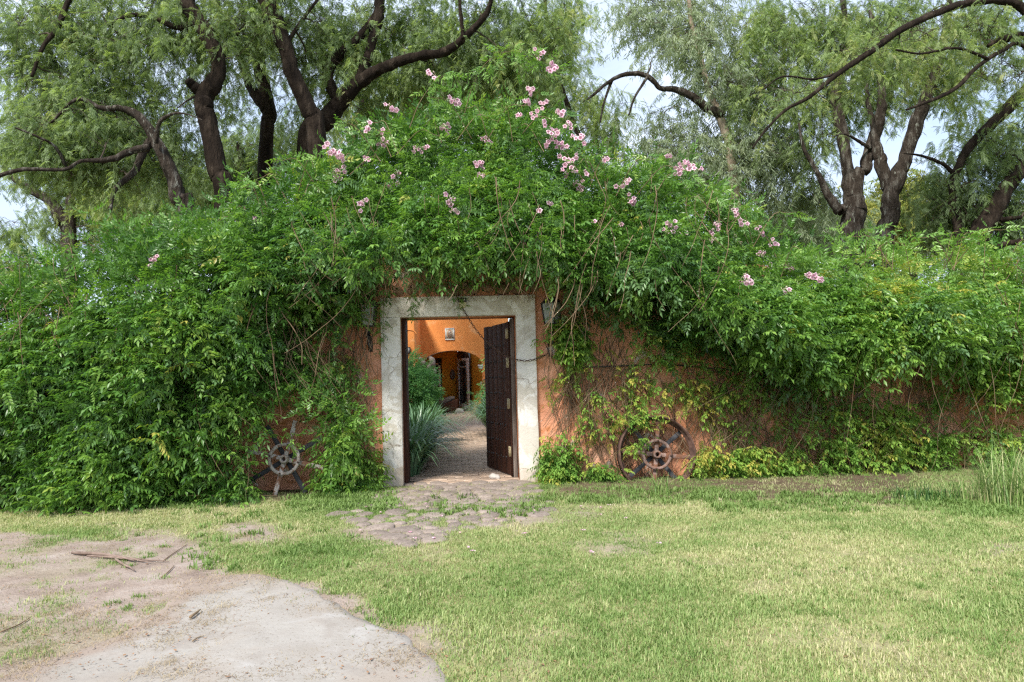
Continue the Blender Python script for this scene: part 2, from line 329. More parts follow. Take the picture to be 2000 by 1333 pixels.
def curve_pts(pts, n):
    """Catmull-Rom through pts (any dimension)"""
    p = np.asarray([tuple(q) for q in pts], float); p = np.vstack([2 * p[0] - p[1], p, 2 * p[-1] - p[-2]]); o = []
    m = len(p) - 3
    for t in np.linspace(0, m - 1e-6, n):
        i = int(t); f = t - i; a, b, c, d = p[i:i + 4]
        o.append(.5 * (2 * b + (c - a) * f + (2 * a - 5 * b + 4 * c - d) * f * f + (3 * b - a - 3 * c + d) * f ** 3))
    return np.array(o)

# ------------------------------------------------------------------ scattering (for what nobody could count)
def scatter(name, protos, pos, quats, scl, tint, idx=None, parent=None, M4=None):
    n = len(pos); pos = np.asarray(pos, np.float32)
    me = bpy.data.meshes.new(name); me.vertices.add(n); me.vertices.foreach_set('co', pos.ravel())
    eul = np.array([tuple(q.to_euler()) for q in quats], np.float32)
    a = me.attributes.new('rot', 'FLOAT_VECTOR', 'POINT'); a.data.foreach_set('vector', eul.ravel())
    a = me.attributes.new('scl', 'FLOAT', 'POINT'); a.data.foreach_set('value', np.asarray(scl, np.float32))
    a = me.attributes.new('tint', 'FLOAT', 'POINT'); a.data.foreach_set('value', np.asarray(tint, np.float32))
    a = me.attributes.new('idx', 'INT', 'POINT'); a.data.foreach_set('value', np.asarray(idx if idx is not None else RNG.integers(0, len(protos), n), np.int32))
    o = put(name, me, parent, M4)
    ng = bpy.data.node_groups.new('scatter_' + name, 'GeometryNodeTree')
    ng.interface.new_socket('Geometry', in_out='INPUT', socket_type='NodeSocketGeometry'); ng.interface.new_socket('Geometry', in_out='OUTPUT', socket_type='NodeSocketGeometry')
    gi = ng.nodes.new('NodeGroupInput'); go = ng.nodes.new('NodeGroupOutput'); iop = ng.nodes.new('GeometryNodeInstanceOnPoints')
    jn = ng.nodes.new('GeometryNodeJoinGeometry')
    for p in reversed(protos):
        oi = ng.nodes.new('GeometryNodeObjectInfo'); oi.inputs['Object'].default_value = p; oi.inputs['As Instance'].default_value = False
        gt = ng.nodes.new('GeometryNodeGeometryToInstance'); ng.links.new(oi.outputs['Geometry'], gt.inputs[0]); ng.links.new(gt.outputs[0], jn.inputs[0])
    def at(nm, ty):
        a = ng.nodes.new('GeometryNodeInputNamedAttribute'); a.data_type = ty; a.inputs['Name'].default_value = nm
        return [x for x in a.outputs if x.enabled and x.name == 'Attribute'][0]
    e2 = ng.nodes.new('FunctionNodeEulerToRotation'); ng.links.new(at('rot', 'FLOAT_VECTOR'), e2.inputs[0])
    ng.links.new(gi.outputs[0], iop.inputs['Points']); ng.links.new(jn.outputs[0], iop.inputs['Instance']); iop.inputs['Pick Instance'].default_value = True
    ng.links.new(at('idx', 'INT'), iop.inputs['Instance Index']); ng.links.new(e2.outputs[0], iop.inputs['Rotation']); ng.links.new(at('scl', 'FLOAT'), iop.inputs['Scale'])
    ng.links.new(iop.outputs[0], go.inputs[0])
    mod = o.modifiers.new('scatter', 'NODES'); mod.node_group = ng
    return o
PROTO = {}
def proto(me):
    return bpy.data.objects.new('proto_' + me.name, me)      # never linked: only a mesh source

def leaflet(mb, base, d, nrm, ln, wd, lr, droop=.25):
    d = d.normalized(); side = d.cross(nrm)
    if side.length < 1e-4: side = d.orthogonal()
    side.normalize(); up = side.cross(d)
    mid = base + d * ln * .45 - up * ln * .06; tip = base + d * ln - up * ln * droop
    l = mid + side * wd * .5 - up * wd * .22 * -1; r = mid - side * wd * .5 + up * wd * .22
    mb.add([tuple(base), tuple(l), tuple(tip), tuple(r), tuple(mid)], T=[(0, 4, 1), (1, 4, 2), (0, 3, 4), (3, 2, 4)], lr=lr)
def leaflet2(mb, base, d, nrm, ln, wd, lr, bend=.1):
    d = d.normalized(); side = d.cross(nrm)
    if side.length < 1e-4: side = d.orthogonal()
    side.normalize(); up = side.cross(d)
    mid = base + d * ln * .5; tip = base + d * ln - up * ln * bend
    mb.add([tuple(base), tuple(mid + side * wd * .5), tuple(tip), tuple(mid - side * wd * .5)], Q=[(0, 1, 2, 3)], lr=lr)
def rv(s=1): return Vector((random.uniform(-s, s), random.uniform(-s, s), random.uniform(-s, s)))
def compound(mb, base, d, ln, pairs, ll, lw, arch=.5, down=Vector((0, 0, -1)), lfn=leaflet):
    """a pinnate leaf from base along d, arching downwards"""
    d = d.normalized(); pts = [base.copy()]; p = base.copy(); dd = d.copy(); st = ln / (pairs + 1.5); lrb = random.random()
    ds = []
    for i in range(pairs + 1):
        dd = (dd + down * arch / (pairs + 1)).normalized(); p = p + dd * st * (1.5 if i == 0 else 1); pts.append(p.copy()); ds.append(dd.copy())
    mb.tube(pts, [.0016] * len(pts), 3, lr=lrb, cap=False)
    side = d.cross(down); side = side.normalized() if side.length > .05 else Vector((1, 0, 0))
    for i in range(pairs):
        f = 1 - .3 * abs(i / max(1, pairs - 1) - .4)
        for sgn in (-1, 1):
            dr = (ds[i] * .55 + side * sgn * .85 + down * random.uniform(.1, .55) + rv(.12))
            nrm = (side.cross(ds[i]) * 1.0); nrm = nrm if nrm.z > 0 else -nrm
            lfn(mb, pts[i + 1], dr, nrm + rv(.3), ll * f * random.uniform(.85, 1.15), lw * f, min(1, max(0, lrb + random.uniform(-.25, .25))))
    nrm = side.cross(ds[-1]); nrm = nrm if nrm.z > 0 else -nrm
    lfn(mb, pts[-1], ds[-1] + down * .2, nrm, ll * 1.15, lw, lrb)

def make_vine_shoot(L_=.5, nn=5):
    mb = MB(); pts = []; p = Vector((0, 0, 0)); d = Vector((random.uniform(-.15, .15), random.uniform(-.15, .15), -1)).normalized(); k = 8
    for i in range(k): pts.append(p.copy()); d = (d + rv(.08)).normalized(); p = p + d * L_ / (k - 1)
    mb.tube(pts, np.linspace(.0035, .0015, k), 4, lr=.6, cap=False)
    a = random.uniform(0, 6)
    for i in range(nn):
        t = (i + .4) / nn; q = pts[min(k - 1, int(t * (k - 1)) + 1)]
        for sg in (0, math.pi):
            an = a + sg + random.uniform(-.4, .4)
            compound(mb, q, Vector((math.cos(an), math.sin(an), random.uniform(-.35, .25))), random.uniform(.21, .30) * (1 - .25 * t), random.choice((3, 4, 4)), .088 * (1 - .2 * t), .033, arch=random.uniform(.5, 1.2))
        a += math.pi / 2 + random.uniform(-.4, .4)
    return mb.mesh('vine_shoot', M['vine'])
def make_vine_leaf():
    mb = MB(); compound(mb, Vector((0, 0, 0)), Vector((0, 0, -1)) + Vector((.5, 0, .3)), random.uniform(.22, .29), random.choice((3, 4)), .088, .034, arch=.8)
    return mb.mesh('vine_leaf', M['vine'])
def make_creeper_bit():
    mb = MB(); p = Vector((0, 0, 0))
    for i in range(4):
        a = random.uniform(0, 6.3); compound(mb, p + rv(.08), Vector((math.cos(a), math.sin(a), -.3)), random.uniform(.10, .16), 3, .052, .024, arch=.6)
    return mb.mesh('creeper_leaves', M['vine'])
def make_pepper_strand(L_=.85, nl=17, mat='pepper', droop=.16, z0=-.25):
    mb = MB(); pts = []; p = Vector((0, 0, 0)); d = Vector((random.uniform(-.5, .5), random.uniform(-.5, .5), z0)).normalized(); k = nl
    for i in range(k): pts.append(p.copy()); d = (d + rv(.09) + Vector((0, 0, -droop))).normalized(); p = p + d * L_ / (k - 1)
    mb.tube(pts, np.linspace(.004, .0015, k), 3, lr=.3, cap=False)
    for i in range(1, k):
        a = random.uniform(0, 6.3); ln = random.uniform(.12, .19)
        compound(mb, pts[i], Vector((math.cos(a), math.sin(a), random.uniform(-.7, 0))), ln, 7, .050, .013, arch=1.1, lfn=leaflet2)
    return mb.mesh('pepper_strand', M[mat])
def make_euc_strand(L_=.8, mat='euc', ll=.13, lw=.022, n=42):
    mb = MB(); pts = []; p = Vector((0, 0, 0)); d = Vector((random.uniform(-.7, .7), random.uniform(-.7, .7), 0)).normalized(); k = 9
    for i in range(k): pts.append(p.copy()); d = (d + rv(.12) + Vector((0, 0, -.2))).normalized(); p = p + d * L_ / (k - 1)
    mb.tube(pts, np.linspace(.005, .002, k), 3, lr=.3, cap=False)
    for i in range(n):
        q = pts[random.randrange(1, k)]; a = random.uniform(0, 6.3)
        leaflet(mb, q + rv(.05), Vector((math.cos(a) * .55, math.sin(a) * .55, -random.uniform(.5, 1.2))), Vector((math.sin(a), math.cos(a), .5)) + rv(.5), ll * random.uniform(.7, 1.2), lw, random.random(), droop=.12)
    return mb.mesh('eucalyptus_spray', M[mat])
def make_grass(h=.055, n=26, r=.05, lean=.9, w_=.0032, mat='grass'):
    mb = MB()
    for i in range(n):
        a = random.uniform(0, 6.3); q = Vector((random.gauss(0, r), random.gauss(0, r), -.004)); hh = h * random.uniform(.5, 1.3)
        ln = lean * random.uniform(.1, 1); di = Vector((math.cos(a), math.sin(a), 0)); s = Vector((-di.y, di.x, 0)) * w_ * .5
        m_ = q + di * hh * ln * .35 + Vector((0, 0, hh * .55)); t = q + di * hh * ln + Vector((0, 0, hh * (1 - .35 * ln)))
        mb.add([tuple(q - s), tuple(q + s), tuple(m_ + s * .8), tuple(m_ - s * .8), tuple(t)], T=[(3, 2, 4)], Q=[(0, 1, 2, 3)], lr=random.random())
    return mb.mesh('grass_tuft', M[mat])
random.seed(11)
PR = {
 'shoot': [proto(make_vine_shoot(random.uniform(.5, .8), random.choice((4, 5, 5)))) for _ in range(7)],
 'vleaf': [proto(make_vine_leaf()) for _ in range(4)],
 'creep': [proto(make_creeper_bit()) for _ in range(4)],
 'pepper': [proto(make_pepper_strand(random.uniform(.45, .85))) for _ in range(6)],
 'spray': [proto(make_pepper_strand(random.uniform(.35, .55), 10, 'pepper', .03, random.uniform(-.3, .4))) for _ in range(6)],
 'euc': [proto(make_euc_strand(random.uniform(.6, .9))) for _ in range(5)],
 'far': [proto(make_euc_strand(.8, 'fartree', .10, .045, 60)) for _ in range(4)],
 'fern': [proto(make_euc_strand(.35, 'fern', .07, .016, 46)) for _ in range(4)],
 'grass': [proto(make_grass(random.uniform(.024, .042), w_=.004)) for _ in range(7)],
 'weed': [proto(make_grass(.05, 34, .035, 1.1, .008)) for _ in range(4)],
 'straw': [proto(make_grass(.03, 14, .05, 2.6, .003, 'straw')) for _ in range(3)],
}
def qdir(D, spin=None):
    q = Vector((0, 0, -1)).rotation_difference(Vector(D).normalized())
    return q @ Quaternion((0, 0, 1), random.uniform(0, 6.283) if spin is None else spin)

# ================================================================== GROUND
def blob(px, py, cx, cy, rx, ry): return np.exp(-(((px - cx) / rx) ** 2 + ((py - cy) / ry) ** 2) ** 1.4)
def ground_masks(X, Y):
    px, py = proj(X, Y, np.zeros_like(X)); nz = fbm(X * 1.1, Y * 1.1, 3, 5); nf = fbm(X * 4, Y * 4, 9, 4)
    dirt = np.zeros_like(X)
    # bare earth on the left, fading right of ~x=400
    lim = np.interp(py, [1035, 1060, 1100, 1125, 1150, 1180, 1210, 1260, 1333, 1700], [-50, 380, 400, 470, 620, 700, 800, 860, 900, 1000])
    dirt = np.clip((lim - px + (nf - .5) * 160) / 60 + .5, 0, 1)
    dirt = np.maximum(dirt, .95 * blob(px, py, 490, 1042, 60, 22))
    dirt = np.maximum(dirt, .9 * blob(px, py, 300, 1070, 120, 40))
    dirt = np.maximum(dirt, .95 * blob(px, py, 840, 975, 180, 30))
    dirt = np.maximum(dirt, .95 * blob(px, py, 790, 1040, 130, 28))
    dirt = np.maximum(dirt, .8 * blob(px, py, 970, 1005, 160, 30))
    dirt = np.maximum(dirt, .75 * blob(px, py, 1210, 1060, 80, 40))
    dirt = np.maximum(dirt, .6 * blob(px, py, 1180, 1010, 110, 22))
    dirt = np.maximum(dirt, .8 * blob(px, py, 1960, 1068, 60, 14))
    dirt = np.maximum(dirt, .65 * blob(px, py, 800, 1260, 110, 50))
    left_strip = np.clip((650 - px) / 200, 0, 1) * np.clip((1045 - py) / 20, 0, 1)
    dirt = np.maximum(dirt, .9 * blob(px, py, 900, 965, 170, 40))
    dirt = np.clip(dirt + left_strip * .30 + (nf - .5) * .9 * (dirt > .02) + (nz - .56) * .9, 0, 1)
    soil = np.clip(np.interp(px, [0, 500, 560, 720, 760, 1060, 1100, 1750, 1850, 2000], [.3, .5, 1, .9, 0, 0, .9, 1, .6, .4]) * np.clip((np.interp(px, [0, 560, 1100, 2000], [1000, 985, 982, 1000]) - py + (nf - .5) * 40) / 12, 0, 1), 0, 1)
    dry = np.clip((nz - .40) * 1.5 + .38 + .5 * blob(px, py, 1500, 1100, 500, 120) * (fbm(X * .7, Y * 2.2, 5) > .45) + left_strip * .6 - .35 * blob(px, py, 620, 1120, 260, 80) - .2 * blob(px, py, 1100, 1200, 250, 120), 0, 1)
    return dirt, soil, dry, px, py
def ground_mat():
    m, nt, b = newmat('lawn_and_earth')
    at = lambda n: N(nt, 'ShaderNodeAttribute', attribute_name=n, attribute_type='GEOMETRY').outputs['Fac']
    tc = nt.nodes.new('ShaderNodeTexCoord')
    def nz(s, d=8.0, r=.65):
        n = N(nt, 'ShaderNodeTexNoise', Scale=s, Detail=d, Roughness=r); nt.links.new(tc.outputs['Object'], n.inputs['Vector']); return n.outputs['Fac']
    earth = ramp(nt, nz(3), [(.3, (.20, .155, .13)), (.5, (.29, .235, .20)), (.7, (.36, .31, .275))]).outputs['Color']
    earth = mixc(nt, ramp(nt, nz(26), [(.56, g3(0)), (.70, g3(.7))]).outputs['Color'], earth, (.20, .15, .11))
    turf = ramp(nt, nz(5), [(.3, (.16, .17, .07)), (.55, (.28, .27, .13)), (.75, (.38, .34, .20))]).outputs['Color']
    c = mixc(nt, at('dirt'), turf, earth)
    soilc = ramp(nt, nz(14), [(.3, (.06, .042, .03)), (.7, (.16, .115, .08))]).outputs['Color']
    c = mixc(nt, at('soil'), c, soilc)
    nt.links.new(c, b.inputs['Base Color']); b.inputs['Roughness'].default_value = .97; b.inputs['Specular IOR Level'].default_value = .15
    bp = N(nt, 'ShaderNodeBump', Strength=.8, Distance=.02); nt.links.new(nz(34), bp.inputs['Height']); nt.links.new(bp.outputs[0], b.inputs['Normal'])
    return m
def gz(X, Y): return (fbm(X * .9, Y * .9, 21, 4) - .5) * .05 * np.clip((10.2 - Y) / 2, 0, 1) - .002
xs = np.arange(-11, 12.01, .07); ys = np.arange(1.0, 10.95, .07); XX, YY = np.meshgrid(xs, ys)
dirt, soil, dry, gpx, gpy = ground_masks(XX, YY)
mb = MB(); nx = len(xs); ny = len(ys); V = np.stack([XX, YY, gz(XX, YY)], -1).reshape(-1, 3)
i = (np.arange(ny - 1)[:, None] * nx + np.arange(nx - 1)[None]); mb.add(V, Q=np.stack([i, i + 1, i + nx + 1, i + nx], -1).reshape(-1, 4))
M['ground'] = ground_mat()
lawn = put('lawn', mb.mesh('lawn', M['ground'], True, {'dirt': dirt, 'soil': soil})); tag(lawn, kind='structure', label='patchy lawn and bare earth in front of the vine covered wall')
mb = MB(); mb.add([(-400, -300, -.045), (400, -300, -.045), (400, 600, -.045), (-400, 600, -.045)], Q=[(0, 1, 2, 3)])
M['field'] = surf('far_ground', [(.3, (.10, .11, .04)), (.7, (.22, .19, .11))], scale=.6, rough=.95, bump=.5, bscale=12)
tag(put('ground', mb.mesh('ground', M['field'])), kind='structure')
# courtyard garden ground behind the wall
mb = MB(); mb.add([(-9, 10.92, -.02), (6, 10.92, -.02), (6, 30.6, -.02), (-9, 30.6, -.02)], Q=[(0, 1, 2, 3)])
tag(put('garden_soil', mb.mesh('garden_soil', M['soil'])), kind='structure')

# concrete pad, lower left
padpx = [(420, 1128), (500, 1124), (575, 1142), (640, 1172), (690, 1203), (750, 1226), (815, 1262), (862, 1310), (880, 1360), (900, 1500), (980, 1900), (300, 1900), (-260, 1500), (-120, 1390), (20, 1320), (120, 1282), (230, 1240), (285, 1205), (335, 1172), (372, 1140)]
pp = curve_pts([G(a, b) for a, b in padpx] + [G(*padpx[0])], 120)[:-1, :2]
cen = pp.mean(0); mb = MB()
rings = [1.0, .985, .93, .8, .6, .4, .2]; Vs = []
for k, f in enumerate(rings):
    q = cen + (pp - cen) * f
    if k < 2: q = q + (np.stack([vnoise(pp[:, 0] * 9, pp[:, 1] * 9, 5), vnoise(pp[:, 0] * 9, pp[:, 1] * 9, 6)], -1) - .5) * .05
    z = gz(q[:, 0], q[:, 1]) * (1 if k == 0 else max(0, 1 - k * .3)) + (.0 if k == 0 else .018)
    z = np.maximum(z, gz(q[:, 0], q[:, 1]) + (.006 if k else -.01)) + (.006 * (fbm(q[:, 0] * 2, q[:, 1] * 2, 8) - .5) if k > 1 else 0)
    Vs.append(np.column_stack([q, z]))
n = len(pp); lf = np.clip((-1.6 - pp[:, 0]) / .8, .25, 1)
for k_ in range(len(Vs)): Vs[k_][:, 2] -= np.clip(lf, 0, 1) * (.012 if k_ else 0)
Vp = np.concatenate(Vs + [np.array([[cen[0], cen[1], .03]])]); Q = []
for k in range(len(rings) - 1):
    for j in range(n): Q.append((k * n + j, k * n + (j + 1) % n, (k + 1) * n + (j + 1) % n, (k + 1) * n + j))
T = [((len(rings) - 1) * n + j, (len(rings) - 1) * n + (j + 1) % n, len(rings) * n) for j in range(n)]
mb.add(Vp, T=T, Q=Q)
M['concrete'] = surf('worn_concrete', [(.28, (.25, .23, .20)), (.5, (.305, .285, .26)), (.68, (.35, .335, .31))], scale=1.5, rough=.93, bump=.5, bscale=35, bdist=.008, spec=.15,
                     spot=[((.29, .255, .22), 1.1, .46, .62), ((.17, .14, .11), 60, .60, .68), ((.37, .36, .345), 1.9, .55, .70), ((.27, .245, .22), 3, .54, .68)])
ntc = M['concrete'].node_tree; bc = ntc.nodes['Principled BSDF']; lk0 = bc.inputs['Base Color'].links[0].from_socket
da = N(ntc, 'ShaderNodeAttribute', attribute_name='dust', attribute_type='GEOMETRY'); dn0 = N(ntc, 'ShaderNodeTexNoise', Scale=3.5, Detail=7.0); tcc = ntc.nodes.new('ShaderNodeTexCoord'); ntc.links.new(tcc.outputs['Object'], dn0.inputs['Vector'])
ad0 = N(ntc, 'ShaderNodeMath', operation='ADD'); ntc.links.new(da.outputs['Fac'], ad0.inputs[0]); ntc.links.new(dn0.outputs['Fac'], ad0.inputs[1])
ntc.links.new(mixc(ntc, ramp(ntc, ad0.outputs[0], [(.72, g3(0)), (1.0, g3(1))]).outputs['Color'], lk0, (.27, .22, .185)), bc.inputs['Base Color'])
DU = np.concatenate([np.full(n, 0.0) + dv_ * lf for dv_ in (1, .8, .55, .35, .15, 0, 0)] + [np.zeros(1)])
pad = put('concrete_pad', mb.mesh('concrete_pad', M['concrete'], True, {'dust': DU})); tag(pad, kind='structure', label='worn pale concrete slab half buried in the bare earth')

# cobbles before the gate
def stone_mesh(name, mat, n=9, seed=0, flat_=.35):
    rnd = random.Random(seed); mb = MB(); ang = [2 * math.pi * k / n + rnd.uniform(-.2, .2) for k in range(n)]; rad = [rnd.uniform(.78, 1.05) for _ in range(n)]
    V = [(math.cos(a) * r * 1.0, math.sin(a) * r * 1.0, -.6) for a, r in zip(ang, rad)] + [(math.cos(a) * r, math.sin(a) * r, .1) for a, r in zip(ang, rad)] + \
        [(math.cos(a) * r * .72, math.sin(a) * r * .72, flat_ + rnd.uniform(-.05, .05)) for a, r in zip(ang, rad)] + [(0, 0, flat_ * 1.12)]
    Q = [(k * n + j, k * n + (j + 1) % n, (k + 1) * n + (j + 1) % n, (k + 1) * n + j) for k in range(2) for j in range(n)]
    T = [(2 * n + j, 2 * n + (j + 1) % n, 3 * n) for j in range(n)]
    mb.add(V, T=T, Q=Q); return mb.mesh(name, mat, True)
cob = [stone_mesh('stone', M['cobble'], 9 + k % 3, 100 + k, .28) for k in range(7)]
cp = empty('cobbled_pavement', G(890, 985), 'half buried flat cobbles in front of the white gateway', None); cp['kind'] = 'structure'; del_ = cp.pop('category', None)
pts = []; random.seed(5)
for _ in range(9000):
    px = random.uniform(650, 1080); py = random.uniform(940, 1082)
    lo = np.interp(px, [650, 700, 790, 800, 1015, 1040, 1080], [985, 975, 955, 940, 940, 950, 985]); hi = np.interp(px, [650, 700, 780, 830, 900, 1000, 1050, 1080], [1005, 1025, 1075, 1065, 1035, 1020, 1010, 995])
    if not lo < py < hi: continue
    q = G(px, py); 
    if uv(q) is None: continue
    dd = (q - WO).dot(WN)
    if dd < -.1: continue
    r = random.uniform(.075, .17)
    if all((q.x - a.x) ** 2 + (q.y - a.y) ** 2 > ((r + b) * .86) ** 2 for a, b in pts): pts.append((q, r))
    if len(pts) >= 290: break
for q, r in pts:
    m4 = Matrix.Translation((q.x, q.y, float(gz(q.x, q.y)) + .010 - random.uniform(0, .012))) @ Matrix.Rotation(random.uniform(0, 6.3), 4, 'Z') @ Matrix.Rotation(random.gauss(0, .06), 4, 'X') @ Matrix.Diagonal((r * random.uniform(.95, 1.25), r * .95, .06, 1))
    put('stone', random.choice(cob), cp, m4)
# brick path through the court
PA = Vector((-0.62, 10.42, 0)); PB = Vector((-2.36, 30.3, 0)); PD = (PB - PA).normalized(); PS = Vector((PD.y, -PD.x, 0)); PLEN = (PB - PA).length
path = empty('brick_path', PA, 'straight brick path running from the gate to the arched porch', None); path.pop('category', None); path['kind'] = 'structure'
mb = MB(); hw = .8
V = [PA - PS * hw, PA + PS * hw, PB + PS * hw, PB - PS * hw]; mb.add([(p.x, p.y, -.012) for p in V], Q=[(0, 1, 2, 3)])
put('sand_bed', mb.mesh('sand_bed', M['grout']), path)
def brick_mesh():
    mb = MB(); mb.box((-.5, -.5, -.5), (.5, .5, .5)); return mb
bme = []
for k in range(4):
    mb = MB(); mb.box((-.118, -.058, -.03), (.118, .058, .02)); me = mb.mesh('brick', M['brick']); bevel(me, .006, 1); bme.append(me)
mbf = MB(); nb = 0; row = 0; s = .06
while s < PLEN:
    for c in range(-4, 5):
        x = c * .245 + (.1225 if row % 2 else 0)
        if abs(x) > (.95 if s < 1.3 else .70): continue
        q = PA + PD * s + PS * (x + random.gauss(0, .004))
        m4 = Matrix.Translation((q.x, q.y, -.006 + random.gauss(0, .003))) @ Matrix.Rotation(math.atan2(PS.y, PS.x) + random.gauss(0, .02), 4, 'Z') @ Matrix.Rotation(random.gauss(0, .015), 4, 'X')
        if nb < 292: put('brick', bme[nb % 4], path, m4); nb += 1
        else: mbf.box((-.117, -.057, -.03), (.117, .057, .02), m4)
    row += 1; s += .125
o = put('far_bricks', mbf.mesh('far_bricks', M['brick']), path); o['kind'] = 'stuff'

# ================================================================== WALL AND GATEWAY
uL = uv(W(785, 780)); uR = uv(W(1011, 780)); uLo = uv(W(747, 780)); uRo = uv(W(1049, 780)); zT = W(895, 618).z; zF = W(895, 580).z
print('opening', uL, uR, uLo, uRo, zT, zF)
wall = empty('garden_wall', WO, 'long rough salmon stucco wall overgrown with vines on both sides of the gate', 'wall', rz=WA)
def wall_h(u): return np.interp(u, [-3.6, -3.4, -2.6, -2.4, 2.7, 2.9, 4.6, 4.8], [2.15, 3.06, 3.06, 3.42, 3.42, 3.06, 3.06, 2.15])
us = np.arange(-9.5, 12.6, .06); zs = np.arange(-.1, 3.46, .06); UU, ZZ = np.meshgrid(us, zs)
dep = (fbm(UU * 1.2, ZZ * 1.2, 31, 3) - .5) * .07 + (fbm(UU * 6, ZZ * 6, 33, 4) - .5) * .035
dep = dep - .0
V = np.stack([UU, -dep, ZZ], -1).reshape(-1, 3); nu = len(us); nzv = len(zs)
uc = (us[:-1] + us[1:]) / 2; zc = (zs[:-1] + zs[1:]) / 2; UC, ZC = np.meshgrid(uc, zc)
keep = ~((UC > uL - .10) & (UC < uR + .10) & (ZC < zT + .10)) & (ZC < wall_h(UC))
i = (np.arange(nzv - 1)[:, None] * nu + np.arange(nu - 1)[None]); Q = np.stack([i, i + 1, i + nu + 1, i + nu], -1)[keep]
mb = MB(); mb.add(V, Q=Q)
put('stucco_face', mb.mesh('stucco_face', M['wall'], True), wall, WM)
mb = MB(); TH = .58
mb.box((-9.5, .06, -.1), (-3.45, TH, 2.14)); mb.box((-3.45, .06, -.1), (uL - .12, TH, 3.06)); mb.box((uR + .12, .06, -.1), (4.65, TH, 3.06)); mb.box((4.65, .06, -.1), (12.6, TH, 2.14)); mb.box((uL - .12, .06, zT + .12), (uR + .12, TH, 3.06)); mb.box((-2.46, .062, 3.061), (2.76, TH - .002, 3.40))
put('masonry_core', mb.mesh('masonry_core', M['wall']), wall, WM)
mb = MB()   # plastered reveals
mb.box((uL - .115, .10, -.02), (uL, TH + .004, zT)); mb.box((uR, .10, -.02), (uR + .115, TH + .004, zT)); mb.box((uL - .115, .10, zT), (uR + .115, TH + .004, zT + .115))
put('reveal', mb.mesh('reveal', M['reveal']), wall, WM)
# rubble course above the frame
ru = [stone_mesh('stone', M['rubble'], 10, 300 + k, .5) for k in range(4)]
u = uLo + .15
while u < uRo + .05:
    wd = random.uniform(.13, .24)
    m4 = WM @ Matrix.Translation((u + wd / 2, .02, zF + .11 + random.uniform(-.015, .02))) @ Matrix.Rotation(math.pi / 2, 4, 'X') @ Matrix.Diagonal((wd * .55, random.uniform(.075, .11), .13, 1))
    put('stone', random.choice(ru), wall, m4); u += wd
# pieces where stucco fell off, low on the wall
for (px, py, r) in [(1500, 905, .16), (1380, 928, .12), (1520, 930, .13), (1672, 748, .13), (1675, 770, .1), (1820, 880, .12), (1160, 915, .07), (1190, 908, .06), (1590, 800, .1), (1255, 825, .1)]:
    q = W(px, py, .0); m4 = WM @ Matrix.Translation((uv(q), -.0, q.z)) @ Matrix.Rotation(math.pi / 2, 4, 'X') @ Matrix.Rotation(random.uniform(0, 6), 4, 'Z') @ Matrix.Diagonal((r, r * 1.1, .06, 1))
    put('stone', random.choice(cob), wall, m4)
# white surround
gate = empty('gate_surround', L((uL + uR) / 2, 0, 0), 'cracked whitewashed door surround framing the gateway', 'door frame', rz=WA)
def slab(name, a, b, mat, parent, bv=.012):
    mb = MB(); mb.box(a, b); me = mb.mesh(name, mat); bevel(me, bv, 2)
    return put(name, me, parent, WM)
FD = -.075
def rough_slab(name, a, b, mat, parent, step=.05, amp=.012):
    """plastered block: subdivided front with slightly wavy edges"""
    x0, y0, z0 = a; x1, y1, z1 = b; mb = MB(); nx = max(2, int((x1 - x0) / step)) + 1; nz_ = max(2, int((z1 - z0) / step)) + 1
    xs_ = np.linspace(x0, x1, nx); zs_ = np.linspace(z0, z1, nz_); A, B = np.meshgrid(xs_, zs_)
    e = np.minimum(np.minimum(A - x0, x1 - A), np.minimum(B - z0, z1 - B)); r = np.where(e < .001, .012, 0)
    D = y0 + (fbm(A * 2.5, B * 2.5, 55, 3) - .5) * amp + r
    A2 = A + np.where((A - x0 < .001) | (x1 - A < .001), (fbm(B * 3, A * 3, 41) - .5) * .016, 0); B2 = B + np.where((z1 - B < .001), (fbm(A * 3, B, 42) - .5) * .016, 0)
    Vf = np.stack([A2, D, B2], -1).reshape(-1, 3); i = (np.arange(nz_ - 1)[:, None] * nx + np.arange(nx - 1)[None])
    mb.add(Vf, Q=np.stack([i, i + 1, i + nx + 1, i + nx], -1).reshape(-1, 4))
    loop = list(range(nx)) + [k * nx + nx - 1 for k in range(1, nz_)] + [(nz_ - 1) * nx + k for k in range(nx - 2, -1, -1)] + [k * nx for k in range(nz_ - 2, 0, -1)]
    Vb = Vf[loop]; Vk = Vb.copy(); Vk[:, 1] = y1; m_ = len(loop)
    mb.add(np.concatenate([Vb, Vk]), Q=[(k, m_ + k, m_ + (k + 1) % m_, (k + 1) % m_) for k in range(m_)])
    return put(name, mb.mesh(name, mat), parent, WM)
rough_slab('jamb', (uLo, FD, -.04), (uL, .098, zT), M['plaster'], gate)
rough_slab('jamb', (uR, FD, -.04), (uRo, .098, zT), M['plaster'], gate)
rough_slab('lintel', (uLo, FD - .003, zT), (uRo, .098, zF), M['plaster'], gate)
mb = MB(); mb.box((uL - .02, -.02, -.05), (uR + .02, TH, .004)); put('threshold', mb.mesh('threshold', M['cobble']), gate, WM)
